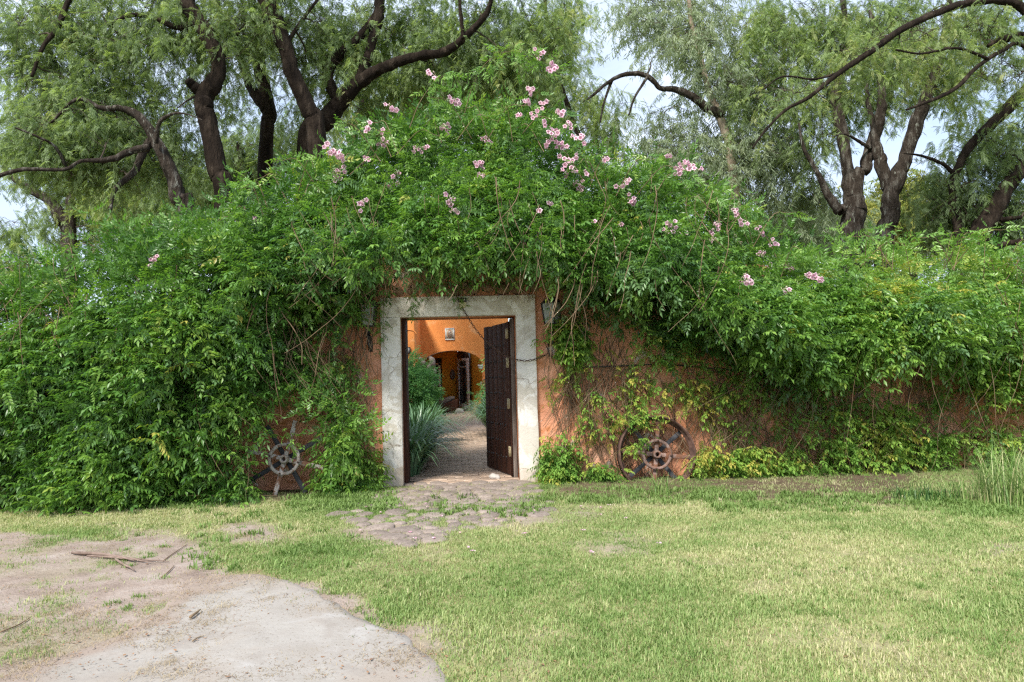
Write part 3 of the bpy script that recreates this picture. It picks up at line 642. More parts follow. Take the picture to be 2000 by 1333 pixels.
# wooden gate: post left, post right, leaf
door = empty('wooden_gate', L(uR, -.3, 0), 'open dark plank gate with iron studs swung inward on its right hinges', 'gate')
slab('closing_post', (uL, .13, .01), (uL + .055, .56, zT - .01), M['dark'], door, .006)
slab('hinge_post', (uR - .062, .34, .01), (uR - .002, .56, zT - .02), M['greywood'], door, .008)
hp = L(uR - .075, -.50, 0); far = P(951, 780, 12.0); far.z = 0
dv = (far - hp); DL = dv.length; dv.normalize(); dn = Vector((-dv.y, dv.x, 0))
DM = Matrix(((dv.x, dn.x, 0, hp.x), (dv.y, dn.y, 0, hp.y), (0, 0, 1, 0), (0, 0, 0, 1)))
side = 1 if dn.dot(CP - hp) > 0 else -1
print('door', DL, dn, side)
ztop = zT - .06; npl = 5; x = 0
for k in range(npl):
    wd = DL / npl; mb = MB(); t = random.uniform(-.004, .004)
    mb.box((k * wd + .003, -.028 + t, .03), ((k + 1) * wd - .003, .028 + t, ztop - random.uniform(0, .012))); me = mb.mesh('plank', M['dark']); bevel(me, .004, 1)
    put('plank', me, door, DM)
for zz in (.18, ztop / 2, ztop - .2): mb = MB(); mb.box((.02, -side * .029, zz - .06), (DL - .02, -side * .07, zz + .06)); put('ledge', mb.mesh('ledge', M['dark']), door, DM)
stud = MB(); stud.lathe([(.017, 0), (.015, .006), (.008, .011), (0.0005, .013)], 8); stme = stud.mesh('stud', M['black'], True)
for zz in np.linspace(.28, ztop - .35, 8):
    for k in range(npl):
        for dx in (.3, .7):
            if k == 0 and dx < .5: continue
            m4 = DM @ Matrix.Translation(((k + dx) * DL / npl, side * .031, zz + random.gauss(0, .006))) @ Matrix.Rotation(-side * math.pi / 2, 4, 'X')
            put('stud', stme, door, m4)
for zz in (.38, 1.1, 1.72, ztop - .18):
    mb = MB(); mb.box((-.055, side * .03, zz - .075), (-.008, side * .036, zz + .075)); mb.box((.004, side * .031, zz - .075), (.06, side * .037, zz + .075)); mb.tube([DM.inverted() @ (DM @ Vector((-.002, side * .036, zz - .08))), Vector((-.002, side * .036, zz + .08))], .008, 8)
    h = put('hinge', mb.mesh('hinge', M['brass']), door, DM)
mb = MB(); mb.box((-.07, -.03, .01), (-.004, .03, ztop)); put('stile', mb.mesh('stile', M['dark']), door, DM)
# stone at the foot of the leaf
def boulder(name, q, r, mat, label, cat, sz=(1, .8, .65), seed=1):
    bm = bmesh.new(); bmesh.ops.create_icosphere(bm, subdivisions=3, radius=1)
    for v in bm.verts:
        nn = mnoise.noise(v.co * 1.3 + Vector((seed * 7, 0, 0))) * .3 + mnoise.noise(v.co * 3 + Vector((0, seed, 0))) * .1
        v.co = v.co * (1 + nn); v.co.x *= r * sz[0]; v.co.y *= r * sz[1]; v.co.z *= r * sz[2]
    me = bpy.data.meshes.new(name); bm.to_mesh(me); bm.free(); me.materials.append(mat)
    for p in me.polygons: p.use_smooth = True
    o = put(name, me, None, Matrix.Translation(q + Vector((0, 0, r * sz[2] * .6)))); return tag(o, label, cat)
boulder('door_stone', G(966, 937) + Vector((0, 0, 0)), .085, M['rock'], 'small pale stone propping the open gate leaf at its foot', 'stone', seed=3)
boulder('field_stone', G(437, 982), .085, M['rock'], 'rounded whitish stone lying on the grass below the left vine', 'stone', seed=5)

# ---- lanterns
def lantern(px, py, label, yaw=0):
    q = W(px, py, .18); root = empty('wall_lantern', q, label, 'lantern', 'lanterns on the wall either side of the gate', rz=WA + yaw); m0 = Matrix.Translation(q) @ Matrix.Rotation(WA + yaw, 4, 'Z')
    H = .35; wt = .106; wb = .077
    def ring(z, a): return [(a * math.cos(t), a * math.sin(t), z) for t in (math.pi / 4 + k * math.pi / 2 for k in range(4))]
    s2 = math.sqrt(2)
    mb = MB()
    mb.box((-wb - .008, -wb - .008, -.014), (wb + .008, wb + .008, 0)); 
    for sx in (-1, 1):
        for sy in (-1, 1): mb.tube([(sx * wb, sy * wb, 0), (sx * wt, sy * wt, H * .8)], .013, 4)
    for k in range(4):
        c, s_ = math.cos(k * math.pi / 2), math.sin(k * math.pi / 2); arc = []
        for t in np.linspace(-1, 1, 9):
            x, y, z = t * wt, -wt, H * .8 + .035 * (1 - t * t); arc.append((c * x - s_ * y, s_ * x + c * y, z))
        mb.tube(arc, .015, 4)
    put('frame', mb.mesh('frame', M['black']), root, m0)
    mb = MB(); mb.lathe([(wt * 1.35, H * .8 + .01), (wt * 1.15, H * .8 + .045), (wt * .7, H * .8 + .09), (wt * .3, H * .8 + .115), (.018, H * .8 + .13), (.022, H * .8 + .15), (.001, H * .8 + .175)], 16)
    put('cap', mb.mesh('cap', M['black'], True), root, m0)
    for k in range(4):
        mb = MB(); c, s_ = math.cos(k * math.pi / 2), math.sin(k * math.pi / 2); V = []
        for t, z in ((-1, 0), (1, 0)): V.append((t * wb * .95, -wb * .97, .002))
        for t in np.linspace(1, -1, 7): V.append((t * wt * .95, -wt * .97, H * .8 + .03 * (1 - t * t)))
        V = [(c * x - s_ * y, s_ * x + c * y, z) for x, y, z in V]; V.append((0, 0, 0)); V[-1] = tuple(np.mean(V[:-1], axis=0))
        mb.add(V, T=[(j, (j + 1) % 9, 9) for j in range(9)]); put('pane', mb.mesh('pane', M['glass']), root, m0)
    mb = MB(); mb.lathe([(.013, .0), (.013, .05), (.022, .06), (.026, .09), (.014, .13), (.003, .15)], 12); put('bulb', mb.mesh('bulb', M['bulb'], True), root, m0)
    mb = MB(); mb.lathe([(.022, -.014), (.022, -.14), (.05, -.15), (.05, -.158), (.024, -.166), (.02, -.24), (.028, -.25), (.012, -.29), (.001, -.31)], 14)
    mb.tube(curve_pts([(0, 0, -.16), (0, .06, -.2), (0, .12, -.26), (0, .17, -.26)], 9), .010, 6); mb.box((-.03, .165, -.36), (.03, .185, -.16))
    put('bracket', mb.mesh('bracket', M['black'], True), root, m0)
lantern(720, 637, 'black wall lantern left of the white gate surround, clear bulb showing through its pane', 0)
lantern(1078, 632, 'black wall lantern right of the white gate surround beside the hanging chain', -.6)
# ---- sensor lamp
q = W(903, 590, .12); sl_ = empty('sensor_lamp', q, 'small solar sensor lamp with black top and cream lens on the lintel', 'lamp', rz=WA); m0 = Matrix.Translation(q) @ Matrix.Rotation(WA, 4, 'Z')
mb = MB(); mb.box((-.062, -.04, -.01), (.062, .045, .055)); me = mb.mesh('housing', M['black']); bevel(me, .02, 3); put('housing', me, sl_, m0)
mb = MB(); mb.add([(-.055, -.035, -.01), (.055, -.035, -.01), (.055, .04, -.01), (-.055, .04, -.01), (-.042, -.02, -.08), (.042, -.02, -.08), (.042, .04, -.08), (-.042, .04, -.08)], Q=[(0, 1, 5, 4), (1, 2, 6, 5), (2, 3, 7, 6), (3, 0, 4, 7), (4, 5, 6, 7)])
me = mb.mesh('lens', M['cream']); bevel(me, .012, 2); put('lens', me, sl_, m0)
mb = MB(); mb.lathe([(.013, 0), (.01, .008), (.001, .012)], 12, Matrix.Translation((.028, -.041, .03)) @ Matrix.Rotation(math.pi / 2, 4, 'X')); put('sensor', mb.mesh('sensor', M['white']), sl_, m0)
# ---- chain
cpts = [W(890, 560, .10), W(895, 585, .11), W(915, 622, .10), W(938, 655, .12), W(962, 677, .13), W(985, 694, .12), W(1006, 702, .12), W(1030, 705, .12), W(1052, 700, .10), W(1072, 690, .04)]
CPt = curve_pts(cpts, 400); seg = np.r_[0, np.cumsum(np.linalg.norm(np.diff(CPt, axis=0), axis=1))]; tot = seg[-1]
chain = empty('iron_chain', cpts[1], 'rusty iron chain hanging in a sag across the top right of the gateway', 'chain')
mb = MB(); th = np.linspace(0, 2 * math.pi, 11)[:-1]; lk = [(.014 * math.cos(t), 0, .026 * math.sin(t)) for t in th]; lk.append(lk[0]); mb.tube(lk, .0042, 5, cap=False); lkm = mb.mesh('link', M['rust'], True)
nl = int(tot / .041)
for k in range(nl):
    s = (k + .5) * tot / nl; p = np.array([np.interp(s, seg, CPt[:, j]) for j in range(3)]); p2 = np.array([np.interp(min(tot, s + .02), seg, CPt[:, j]) for j in range(3)]); d = Vector(p2 - p)
    if d.length < 1e-6: d = Vector((0, 0, 1))
    m4 = Matrix.Translation(p) @ d.to_track_quat('Z', 'Y').to_matrix().to_4x4() @ Matrix.Rotation((k % 2) * math.pi / 2 + .35, 4, 'Z'); put('link', lkm, chain, m4)
# ---- cable on the wall
cb = curve_pts([W(1071, 650, .05), W(1072, 690, .05), W(1090, 703, .06), (W(1130, 716, .06)), W(1200, 716, .07), W(1290, 712, .06), W(1380, 719, .05), W(1450, 725, .05)], 50); mb = MB(); mb.tube(cb, .012, 6)
tag(put('power_cable', mb.mesh('power_cable', M['black'], True)), 'black cable running along the salmon wall from the right lantern', 'cable')
# ---- iron wheels leaning on the wall
def wheel(px, py, rr, label, rim, ang0, d=.26, tilt=.10):
    pale = M['rustpale'] if rim else M['paleiron']
    q = W(px, py, d); root = empty('iron_wheel', (q.x, q.y, 0), label, 'wheel', 'iron wheels leaning on the garden wall', rz=WA)  # an old tractor wheel, not a flywheel
    m0 = Matrix.Translation(q) @ Matrix.Rotation(WA, 4, 'Z') @ Matrix.Rotation(-tilt, 4, 'X')   # local y = into wall
    def bar(a, y, r0, r1, w_, mat, name):
        mb = MB(); n_ = 5
        for k in range(1): mb.box((r0, y - .008, -w_ / 2), (r1, y + .012, w_ / 2))
        me = mb.mesh(name, mat); bevel(me, .003, 1); put(name, me, root, m0 @ Matrix.Rotation(-a, 4, 'Y'))
    for k in range(4):
        bar(ang0 + k * math.pi / 2, -.03 + .012, .03, rr, .058, pale, 'spoke')
        bar(ang0 + math.pi / 4 + k * math.pi / 2, .055, .03, rr, .062, M['darkiron'], 'spoke')
    mb = MB(); rg = [(.19 * math.cos(t), -.055, .19 * math.sin(t)) for t in np.linspace(0, 2 * math.pi, 41)]; V = []
    for t in np.linspace(0, 2 * math.pi, 41)[:-1]:
        for (r, y) in ((.215, -.045), (.218, -.065), (.205, -.075), (.185, -.075), (.172, -.065), (.175, -.045)): V.append((r * math.cos(t), y, r * math.sin(t)))
    Q = [((i * 6 + j), (i * 6 + (j + 1) % 6), (((i + 1) % 40) * 6 + (j + 1) % 6), (((i + 1) % 40) * 6 + j)) for i in range(40) for j in range(6)]
    mb.add(V, Q=Q); put('hub_ring', mb.mesh('hub_ring', pale, False), root, m0)
    mb = MB(); mb.lathe([(.034, .10), (.058, .10), (.062, -.05), (.055, -.10), (.048, -.108), (.030, -.108), (.028, -.02), (.028, .1)], 20, Matrix.Rotation(-math.pi / 2, 4, 'X')); put('hub', mb.mesh('hub', pale, True), root, m0)
    for a in (ang0 + k * math.pi / 2 for k in range(4)):
        mb = MB(); mb.lathe([(.014, 0), (.014, .012), (.001, .016)], 6, Matrix.Translation((.195 * math.cos(a), -.074, .195 * math.sin(a))) @ Matrix.Rotation(math.pi / 2, 4, 'X')); put('bolt', mb.mesh('bolt', M['rust']), root, m0)
    if rim:
        mb = MB(); n_ = 56; V = []
        for i in range(n_):
            t = 2 * math.pi * i / n_; j1 = .008 * math.sin(3 * t + 1)
            for (r, y) in ((rr + .012 + j1, -.09), (rr + .012 + j1, .11), (rr - .006 + j1, .11), (rr - .006 + j1, .025), (rr - .05 + j1, .02), (rr - .05 + j1, .0), (rr - .006 + j1, -.005), (rr - .006 + j1, -.09)): V.append((r * math.cos(t), y, r * math.sin(t)))
        mb.add(V, Q=[((i * 8 + j), (i * 8 + (j + 1) % 8), (((i + 1) % n_) * 8 + (j + 1) % 8), (((i + 1) % n_) * 8 + j)) for i in range(n_) for j in range(8)])
        put('rim', mb.mesh('rim', M['rust'], False), root, m0)
    return root
wheel(557, 897, .53, 'rimless iron wheel half hidden by leaves, left of the gate', False, R(-15) + math.pi / 2, .42)
wheel(1281, 888, .535, 'iron wheel with wide rusty rim leaning on the wall right of the gate', True, R(-7) + math.pi / 2)
# ---- thin iron stakes on the right
for (a, b, lab) in (((1742, 742), (1722, 862), 'thin dark iron stake leaning on the wall at far right'), ((1620, 832), (1622, 930), 'short black iron stake upright among the low creepers')):
    p, q = W(*a, .12), W(*b, .2); q = q + (q - p) * ((q.z) / (p.z - q.z)); mb = MB(); mb.tube([p, q], .012, 6)
    tag(put('iron_stake', mb.mesh('iron_stake', M['black'])), lab, 'stake')

# ================================================================== HOUSE IN THE COURT
HY = 30.8
house = empty('orange_house', P(885, 812, HY), 'orange rendered house front with a wide arched porch at the end of the path', 'house')
hx = lambda px, Y=HY: P(px, 760, Y).x
hz = lambda py, px=885, Y=HY: max(0, P(px, py, Y).z)
ax0, ax1 = hx(824), hx(943); acx = (ax0 + ax1) / 2; aw = (ax1 - ax0) / 2; zs_ = hz(713); za = hz(685)
mb = MB(); xl, xr = hx(813), hx(996); ztp = 4.6; n = 28
xa = np.linspace(ax0, ax1, n + 1); zarc = zs_ + (za - zs_) * np.sqrt(np.maximum(0, 1 - ((xa - acx) / aw) ** 2))
for (y, flip) in ((HY, False), (HY + .5, True)):
    V = [(xl, y, -.05), (ax0, y, -.05), (ax0, y, zs_), (xl, y, zs_), (ax1, y, -.05), (xr, y, -.05), (xr, y, zs_), (ax1, y, zs_), (xl, y, ztp), (xr, y, ztp)]
    Q = [(0, 1, 2, 3), (4, 5, 6, 7)]; b0 = len(V)
    for k in range(n + 1): V += [(xa[k], y, zarc[k]), (xa[k], y, ztp)]
    Q += [(b0 + 2 * k, b0 + 2 * k + 2, b0 + 2 * k + 3, b0 + 2 * k + 1) for k in range(n)]
    V += [(xl, y, ztp), (ax0, y, ztp), (ax1, y, ztp), (xr, y, ztp)]; c = len(V)
    Q += [(3, 2, c - 3, c - 4), (7, 6, c - 1, c - 2)]
    mb.add(V, Q=Q)
mb.add([(xr, HY, -.05), (xr, HY + .5, -.05), (xr, HY + .5, ztp), (xr, HY, ztp), (xl, HY, ztp), (xl, HY + .5, ztp)], Q=[(0, 1, 2, 3), (4, 3, 2, 5)])
put('front_wall', mb.mesh('front_wall', M['orange']), house)
mb = MB(); V = []
for k in range(n + 1): V += [(xa[k], HY + .002, zarc[k]), (xa[k], HY + .498, zarc[k])]
mb.add(V, Q=[(2 * k, 2 * k + 1, 2 * k + 3, 2 * k + 2) for k in range(n)])
mb.box((ax1 - .002, HY + .003, -.05), (ax1 + .02, HY + .497, zs_)); mb.box((ax0 - .02, HY + .003, -.05), (ax0 + .002, HY + .497, zs_))
put('arch_soffit', mb.mesh('arch_soffit', M['white']), house)
mb = MB(); mb.box((ax1 - .19, HY - .04, zs_ - .10), (ax1 + .03, HY + .52, zs_ - .03)); mb.box((ax1 - .15, HY - .02, zs_ - .17), (ax1 + .02, HY + .51, zs_ - .101)); mb.box((ax1 - .11, HY - .0, zs_ - .21), (ax1 + .01, HY + .5, zs_ - .171))
put('impost', mb.mesh('impost', M['white']), house)
# projecting left wing
mb = MB(); lx = hx(770, 28.5); wx = hx(812, 28.9)
mb.box((lx - 5, 28.9, -.05), (wx, HY + .3, 4.6)); me = mb.mesh('side_wing', M['orange']); bevel(me, .04, 2); put('side_wing', me, house)
V = []; mb = MB(); arc = [(hx(795, 28.9) + .33 * math.cos(t) + .1, 28.88, P(802, 655, 28.9).z + .22 * math.sin(t)) for t in np.linspace(0, math.pi, 12)]; mb.tube(arc, .02, 5); put('relief_arch', mb.mesh('relief_arch', M['orange'], True), house)
# roof edge only, cut back so light falls into the porch
mb = MB(); mb.box((xl - 3, HY - .12, ztp + .002), (xr + .15, HY + .62, ztp + .16)); put('roof', mb.mesh('roof', M['rubble']), house)
# porch
PY = HY + 3.2
mb = MB(); jx = hx(895, PY)
mb.box((ax0 - 1.5, PY, -.05), (jx, PY + .2, 3.4))
mb.box((jx - .25, HY + 1.9, -.05), (jx - .0, PY, 3.4)) if False else None
put('porch_back_wall', mb.mesh('porch_back_wall', M['yellow']), house)
mb = MB(); ex = ax1 + .35
V = [(jx + .02, PY + .1, -.05), (ex, HY + .5, -.05), (ex, HY + .5, 3.4), (jx + .02, PY + .1, 3.4)]; mb.add(V, Q=[(0, 1, 2, 3)])
put('porch_side_wall', mb.mesh('porch_side_wall', M['yellow']), house)
mb = MB(); mb.box((ax0 - 1.6, HY + .5, -.05), (ax0 - 1.45, PY + .3, 3.3))
mb.box((ax0 - 1.5, HY + .5, 3.2), (jx + .25, PY + .3, 3.3))  # partial ceiling added to darken the porch, open at right for light
put('porch_end_wall_shade', mb.mesh('porch_end_wall_shade', M['yellow']), house)
mb = MB(); mb.box((ax0 - 1.4, HY + .0, -.05), (ex, PY + .2, .012)); put('porch_floor', mb.mesh('porch_floor', M['brick']), house)
# white french door on the angled wall
A = Vector((hx(895, PY - .2), PY - .35, 0)); B = Vector((hx(917, HY + 2.2), HY + 2.0, 0)); dvv = (B - A); dl = dvv.length; dvv.normalize(); dnn = Vector((dvv.y, -dvv.x, 0))
if dnn.dot(CP - A) < 0: dnn = -dnn
HM = Matrix(((dvv.x, -dnn.x, 0, A.x), (dvv.y, -dnn.y, 0, A.y), (0, 0, 1, 0), (0, 0, 0, 1)))
dh = 2.42
mb = MB(); fw = .2 * dl / 1.2
mb.box((0, -.03, .02), (fw, .03, dh)); mb.box((dl - fw * 1.3, -.03, .02), (dl, .03, dh)); mb.box((fw, -.03, .02), (dl - fw * 1.3, .03, .32)); mb.box((fw, -.03, dh - .12), (dl - fw * 1.3, .03, dh)); mb.box((fw, -.028, dh - .42), (dl - fw * 1.3, .028, dh - .36))
hd = put('french_door', mb.mesh('french_door', M['white']), house, HM)
mb = MB(); mb.box((fw, -.005, .32), (dl - fw * 1.3, .005, dh - .12)); put('pane', mb.mesh('pane', M['glassdark']), hd, HM)
mb = MB()
for k in range(5): x = -.02 + k * dl * .2; mb.tube([(x, -.07, .15), (x, -.07, dh - .15)], .008, 5)
for zz in (.5, .95, 1.4, 1.85, 2.2): mb.tube([(-.06, -.07, zz), (dl * .85, -.07, zz)], .008, 5)
put('grille', mb.mesh('grille', M['black']), hd, HM)
mb = MB(); mb.box((-.1, .04, .0), (dl + .06, .07, 2.75)); put('door_recess', mb.mesh('door_recess', M['glassdark']), house, HM)
# window left in the porch back wall
wx0, wx1 = hx(847, PY), hx(864, PY); wz0, wz1 = .9, P(855, 700, PY).z
mb = MB(); mb.box((wx0, PY - .02, .0), (wx1, PY - .004, wz1 + .0)); wn = put('window', mb.mesh('window', M['glassdark']), house)
mb = MB(); mb.box((wx1 - .16, PY - .07, .0), (wx1 - .06, PY - .021, wz1 - .25)); mb.box((wx0, PY - .07, wz1 - .33), (wx1 - .06, PY - .021, wz1 - .23)); mb.box((wx0, PY - .07, .0), (wx0 + .08, PY - .021, wz1 - .33)); put('frame', mb.mesh('frame', M['white']), wn)
mb = MB(); mb.box((hx(921, HY + 1), HY + 1.02, 0), (hx(921, HY + 1) + .01, HY + 1.1, .01)) if False else None
# wall mask, tile picture, switch, little framed picture
q = P(884, 732, PY - .05); mb = MB(); mb.lathe([(.001, .06), (.07, .05), (.12, .02), (.13, 0)], 16, Matrix.Translation(q) @ Matrix.Diagonal((1, 1, 2.0, 1)) @ Matrix.Rotation(math.pi / 2, 4, 'X'))
tag(put('wall_mask', mb.mesh('wall_mask', M['greywood'], True)), 'oval carved wooden mask hung on the ochre porch wall', 'mask')
q = P(878.5, 653, HY); pic = empty('tile_picture', q + Vector((0, -.03, -.27)), 'small framed picture on white tile above the porch arch', 'picture')
def oval_mat():
    m, nt, b = newmat('glazed_tile'); tc = nt.nodes.new('ShaderNodeTexCoord'); mp = N(nt, 'ShaderNodeMapping'); mp.inputs['Scale'].default_value = (6.4, 0, 3.9)
    nt.links.new(tc.outputs['Object'], mp.inputs['Vector']); g = N(nt, 'ShaderNodeVectorMath', operation='LENGTH'); nt.links.new(mp.outputs[0], g.inputs[0])
    n = N(nt, 'ShaderNodeTexNoise', Scale=22.0, Detail=3.0); nt.links.new(tc.outputs['Object'], n.inputs['Vector'])
    inner = ramp(nt, n.outputs['Fac'], [(.4, (.16, .16, .14)), (.5, (.36, .22, .15)), (.6, (.50, .38, .26))]).outputs['Color']
    f = ramp(nt, g.outputs['Value'], [(.60, g3(0)), (.66, g3(1))]).outputs['Color']
    f2 = ramp(nt, g.outputs['Value'], [(.72, g3(0)), (.78, g3(1))]).outputs['Color']
    c = mixc(nt, f, inner, (.55, .25, .12)); c = mixc(nt, f2, c, (.66, .63, .52)); nt.links.new(c, b.inputs['Base Color']); b.inputs['Roughness'].default_value = .3; return m
m0 = Matrix.Translation(q); mb = MB(); mb.box((-.16, -.03, -.22), (.16, -.004, .22)); put('tile', mb.mesh('tile', oval_mat()), pic, m0)
mb = MB(); mb.box((-.20, -.045, -.26), (.20, -.003, -.221)); mb.box((-.20, -.045, .221), (.20, -.003, .26)); mb.box((-.20, -.045, -.2205), (-.161, -.003, .2205)); mb.box((.161, -.045, -.2205), (.20, -.003, .2205)); put('frame', mb.mesh('frame', M['white']), pic, m0)
mb = MB(); mb.box((-.135, -.034, -.17), (-.095, -.0305, -.13)); mb.box((.095, -.034, -.17), (.135, -.0305, -.13)); put('corner_mark', mb.mesh('corner_mark', M['black']), pic, m0)
q = P(796, 685, 28.86); m0 = Matrix.Translation(q); mb = MB(); mb.box((-.1, -.04, -.13), (.12, 0, .13)); o = put('wall_plaque', mb.mesh('wall_plaque', M['black']), None, m0); tag(o, 'small dark framed plaque on the orange side wing', 'plaque')
mb = MB(); mb.box((-.06, -.046, -.09), (.08, -.0405, .09)); put('sheet', mb.mesh('sheet', M['rock']), o, m0)
q = P(940, 750, HY + 1.1); mb = MB(); mb.box((-.03, -.02, -.09), (.03, .01, .09)); put('light_switch', mb.mesh('light_switch', M['white']), house, Matrix.Translation(P(940, 750, HY + .9)) @ Matrix.Rotation(.9, 4, 'Z'))
# firewood basket
q = P(876, 806, HY + .8); q.z = .012; bk = empty('wood_trough', q, 'dark wooden trough heaped with a pale sack by the porch wall', 'trough'); m0 = Matrix.Translation(q)
mb = MB(); mb.add([(-.45, -.25, 0), (.4, -.25, 0), (.4, .25, 0), (-.45, .25, 0), (-.5, -.3, .3), (.45, -.3, .62), (.45, .3, .62), (-.5, .3, .3)], Q=[(0, 3, 2, 1), (0, 1, 5, 4), (1, 2, 6, 5), (2, 3, 7, 6), (3, 0, 4, 7), (4, 5, 6, 7)]); me = mb.mesh('box', M['dark']); bevel(me, .03, 2); put('box', me, bk, m0)
bm = bmesh.new(); bmesh.ops.create_icosphere(bm, subdivisions=3, radius=1)
for v in bm.verts: v.co = v.co * (1 + .15 * mnoise.noise(v.co * 2.2)); v.co.x *= .42; v.co.y *= .24; v.co.z *= .15
me = bpy.data.meshes.new('sack'); bm.to_mesh(me); bm.free(); me.materials.append(M['greywood']); [setattr(p, 'use_smooth', True) for p in me.polygons]
put('sack', me, bk, m0 @ Matrix.Translation((-.1, 0, .52)) @ Matrix.Rotation(-.38, 4, 'Y'))
q = P(897, 809, HY + .3); q.z = 0; bk2 = boulder('porch_stone', q, .2, M['rock'], 'rough grey stone on the porch floor before the white door', 'stone', seed=9)
# stone pile / old wall seen over the shrub
q = P(822, 700, 29.2)
sw = empty('stone_pillar', (q.x, q.y, 0), 'rough grey stone pillar behind the feathery shrub at the porch', 'pillar'); 
for k in range(10):
    for c in range(3):
        me = random.choice(cob); put('stone', me, sw, Matrix.Translation((q.x - .5 + c * .42 + (k % 2) * .12, q.y, .12 + k * .235)) @ Matrix.Rotation(math.pi / 2, 4, 'X') @ Matrix.Rotation(random.uniform(0, 6), 4, 'Z') @ Matrix.Diagonal((.22, .13, .3, 1)))
# black iron post right
q = P(947, 815, 26); q.z = 0; mb = MB(); mb.tube([q, q + Vector((0, 0, 1.45))], .022, 6); mb.tube([q + Vector((0, 0, 1.43)), q + Vector((.5, 0, 1.43))], .022, 6); mb.tube([q + Vector((.5, 0, 0)), q + Vector((.5, 0, 1.43))], .022, 6)
for k in range(6): mb.tube([q + Vector((0, 0, .2 + k * .2)), q + Vector((.5, 0, .2 + k * .2))], .009, 4)
tag(put('iron_railing', mb.mesh('iron_railing', M['black'])), 'black iron railing standing right of the brick path', 'railing')

# ================================================================== COURT PLANTS
def agapanthus(q, r, h, label, n=150, seed=0):
    rnd = random.Random(seed); root = empty('agapanthus_clump', q, label, 'plant', 'strap leaved clumps edging the brick path'); 
    big = MB()
    for k in range(n):
        a = rnd.uniform(0, 6.283); l_ = h * rnd.uniform(.8, 1.25); s0 = Vector((math.cos(a), math.sin(a), 0)) * rnd.uniform(0, r * .35); lean = rnd.uniform(.35, 1.15); w_ = rnd.uniform(.026, .040)
        d = Vector((math.cos(a), math.sin(a), 0)); s_ = Vector((-d.y, d.x, 0)); V = []; K = 7
        for i in range(K):
            t = i / (K - 1); p = s0 + d * (l_ * lean * (t ** 1.3) * .9) + Vector((0, 0, l_ * (t * 1.15 - t * t * t * lean * .75))); ww = w_ * (1 - t ** 3) * (.7 + .3 * min(1, t * 4)) * .5 + .0008
            V += [tuple(p - s_ * ww), tuple(p + s_ * ww)]
        big.add(V, Q=[(2 * i, 2 * i + 1, 2 * i + 3, 2 * i + 2) for i in range(K - 1)], lr=rnd.random())
    o = put('foliage', big.mesh('foliage', M['agap']), root, Matrix.Translation(q)); o['kind'] = 'stuff'
    return root
# leaf material needs instancer tint: give object-level tint through a property instead
desc = ['nearest the gateway on the left', 'second from the gateway on the left', 'third from the gateway on the left', 'fourth from the gateway on the left', 'fifth from the gateway on the left', 'farthest on the left, below the feathery shrub']
k = 0
for s in (1.0, 1.95, 3.0, 4.1, 5.3, 6.7):
    q = PA + PD * s - PS * (1.0 + .05 * math.sin(k * 2.3)); q.z = 0; agapanthus(q, .6, .84 + .03 * k, 'strap leaved agapanthus clump, ' + desc[k], 330, k); k += 1
for s, side_, lab in ((8.0, .86, 'strap leaved agapanthus clump right of the path beside the railing'), (9.4, .98, 'strap leaved agapanthus clump right of the path, partly behind the open gate leaf')):
    q = PA + PD * s + PS * side_; q.z = 0; agapanthus(q, .5, 1.12, lab, 260, 50 + int(s))
def bush(name, q, rx, ry, rz_, n, protos, label, cat, scl=(.7, 1.3), tint=(.1, .9), up=.2, shell=.55):
    root = empty(name, q, label, cat); pos = []; qs = []
    c = q + Vector((0, 0, rz_))
    while len(pos) < n:
        v = Vector((random.gauss(0, 1), random.gauss(0, 1), random.gauss(0, 1))).normalized(); f = shell + (1 - shell) * random.random() ** .6
        f *= 1 + .22 * (mnoise.noise(v * 2.3 + q)) ; p = c + Vector((v.x * rx * f, v.y * ry * f, v.z * rz_ * f))
        if p.z < .02: continue
        pos.append(p); qs.append(Quaternion((0, 0, 1), random.uniform(0, 6.3)) if random.random() < .3 else qdir(Vector((v.x, v.y, v.z * .5 - .4)) + rv(.3)))
    o = scatter('foliage', protos, [tuple(p) for p in pos], qs, RNG.uniform(*scl, n), np.clip(RNG.uniform(*tint, n), 0, 1), parent=root); o['kind'] = 'stuff'
    mb = MB()
    for k in range(7):
        e = c + Vector((random.uniform(-rx, rx) * .7, random.uniform(-ry, ry) * .7, rz_ * random.uniform(.1, .8))); mb.tube(curve_pts([q, q.lerp(e, .5) + rv(.08), e], 8), np.linspace(.03, .008, 8), 5)
    put('stem', mb.mesh('stem', M['twig']), root); return root
q = PA + PD * 9.6 - PS * 1.62; q.z = .30; bush('feathery_shrub', q, .88, .9, .86, 1200, PR['fern'], 'rounded feathery green shrub left of the path before the arch', 'shrub', (.8, 1.4))
q = P(944, 800, 27.2); q.z = 0; bush('potted_shrub', q, .34, .3, .66, 55, PR['fern'], 'small loose shrub beside the right porch jamb', 'shrub', (.6, 1.1), (.5, 1), shell=.3)
q = P(1015, 700, 17.5); q.z = 0; bush('court_shrub', q + Vector((.6, 0, 0)), 1.1, 1.0, 1.5, 500, PR['fern'], 'leafy shrub behind the open gate leaf', 'shrub', (1, 1.8))
gp = []; 
for _ in range(500):
    p = PA + PD * random.uniform(5, 12) + PS * random.uniform(.92, 1.7); gp.append((p.x, p.y, -.018))
o = scatter('court_grass', PR['grass'], gp, [Quaternion((0, 0, 1), random.uniform(0, 6)) for _ in gp], RNG.uniform(1.0, 1.8, len(gp)), RNG.uniform(.2, .5, len(gp))); o['kind'] = 'stuff'; o['label'] = 'bright green grass strip beside the brick path'

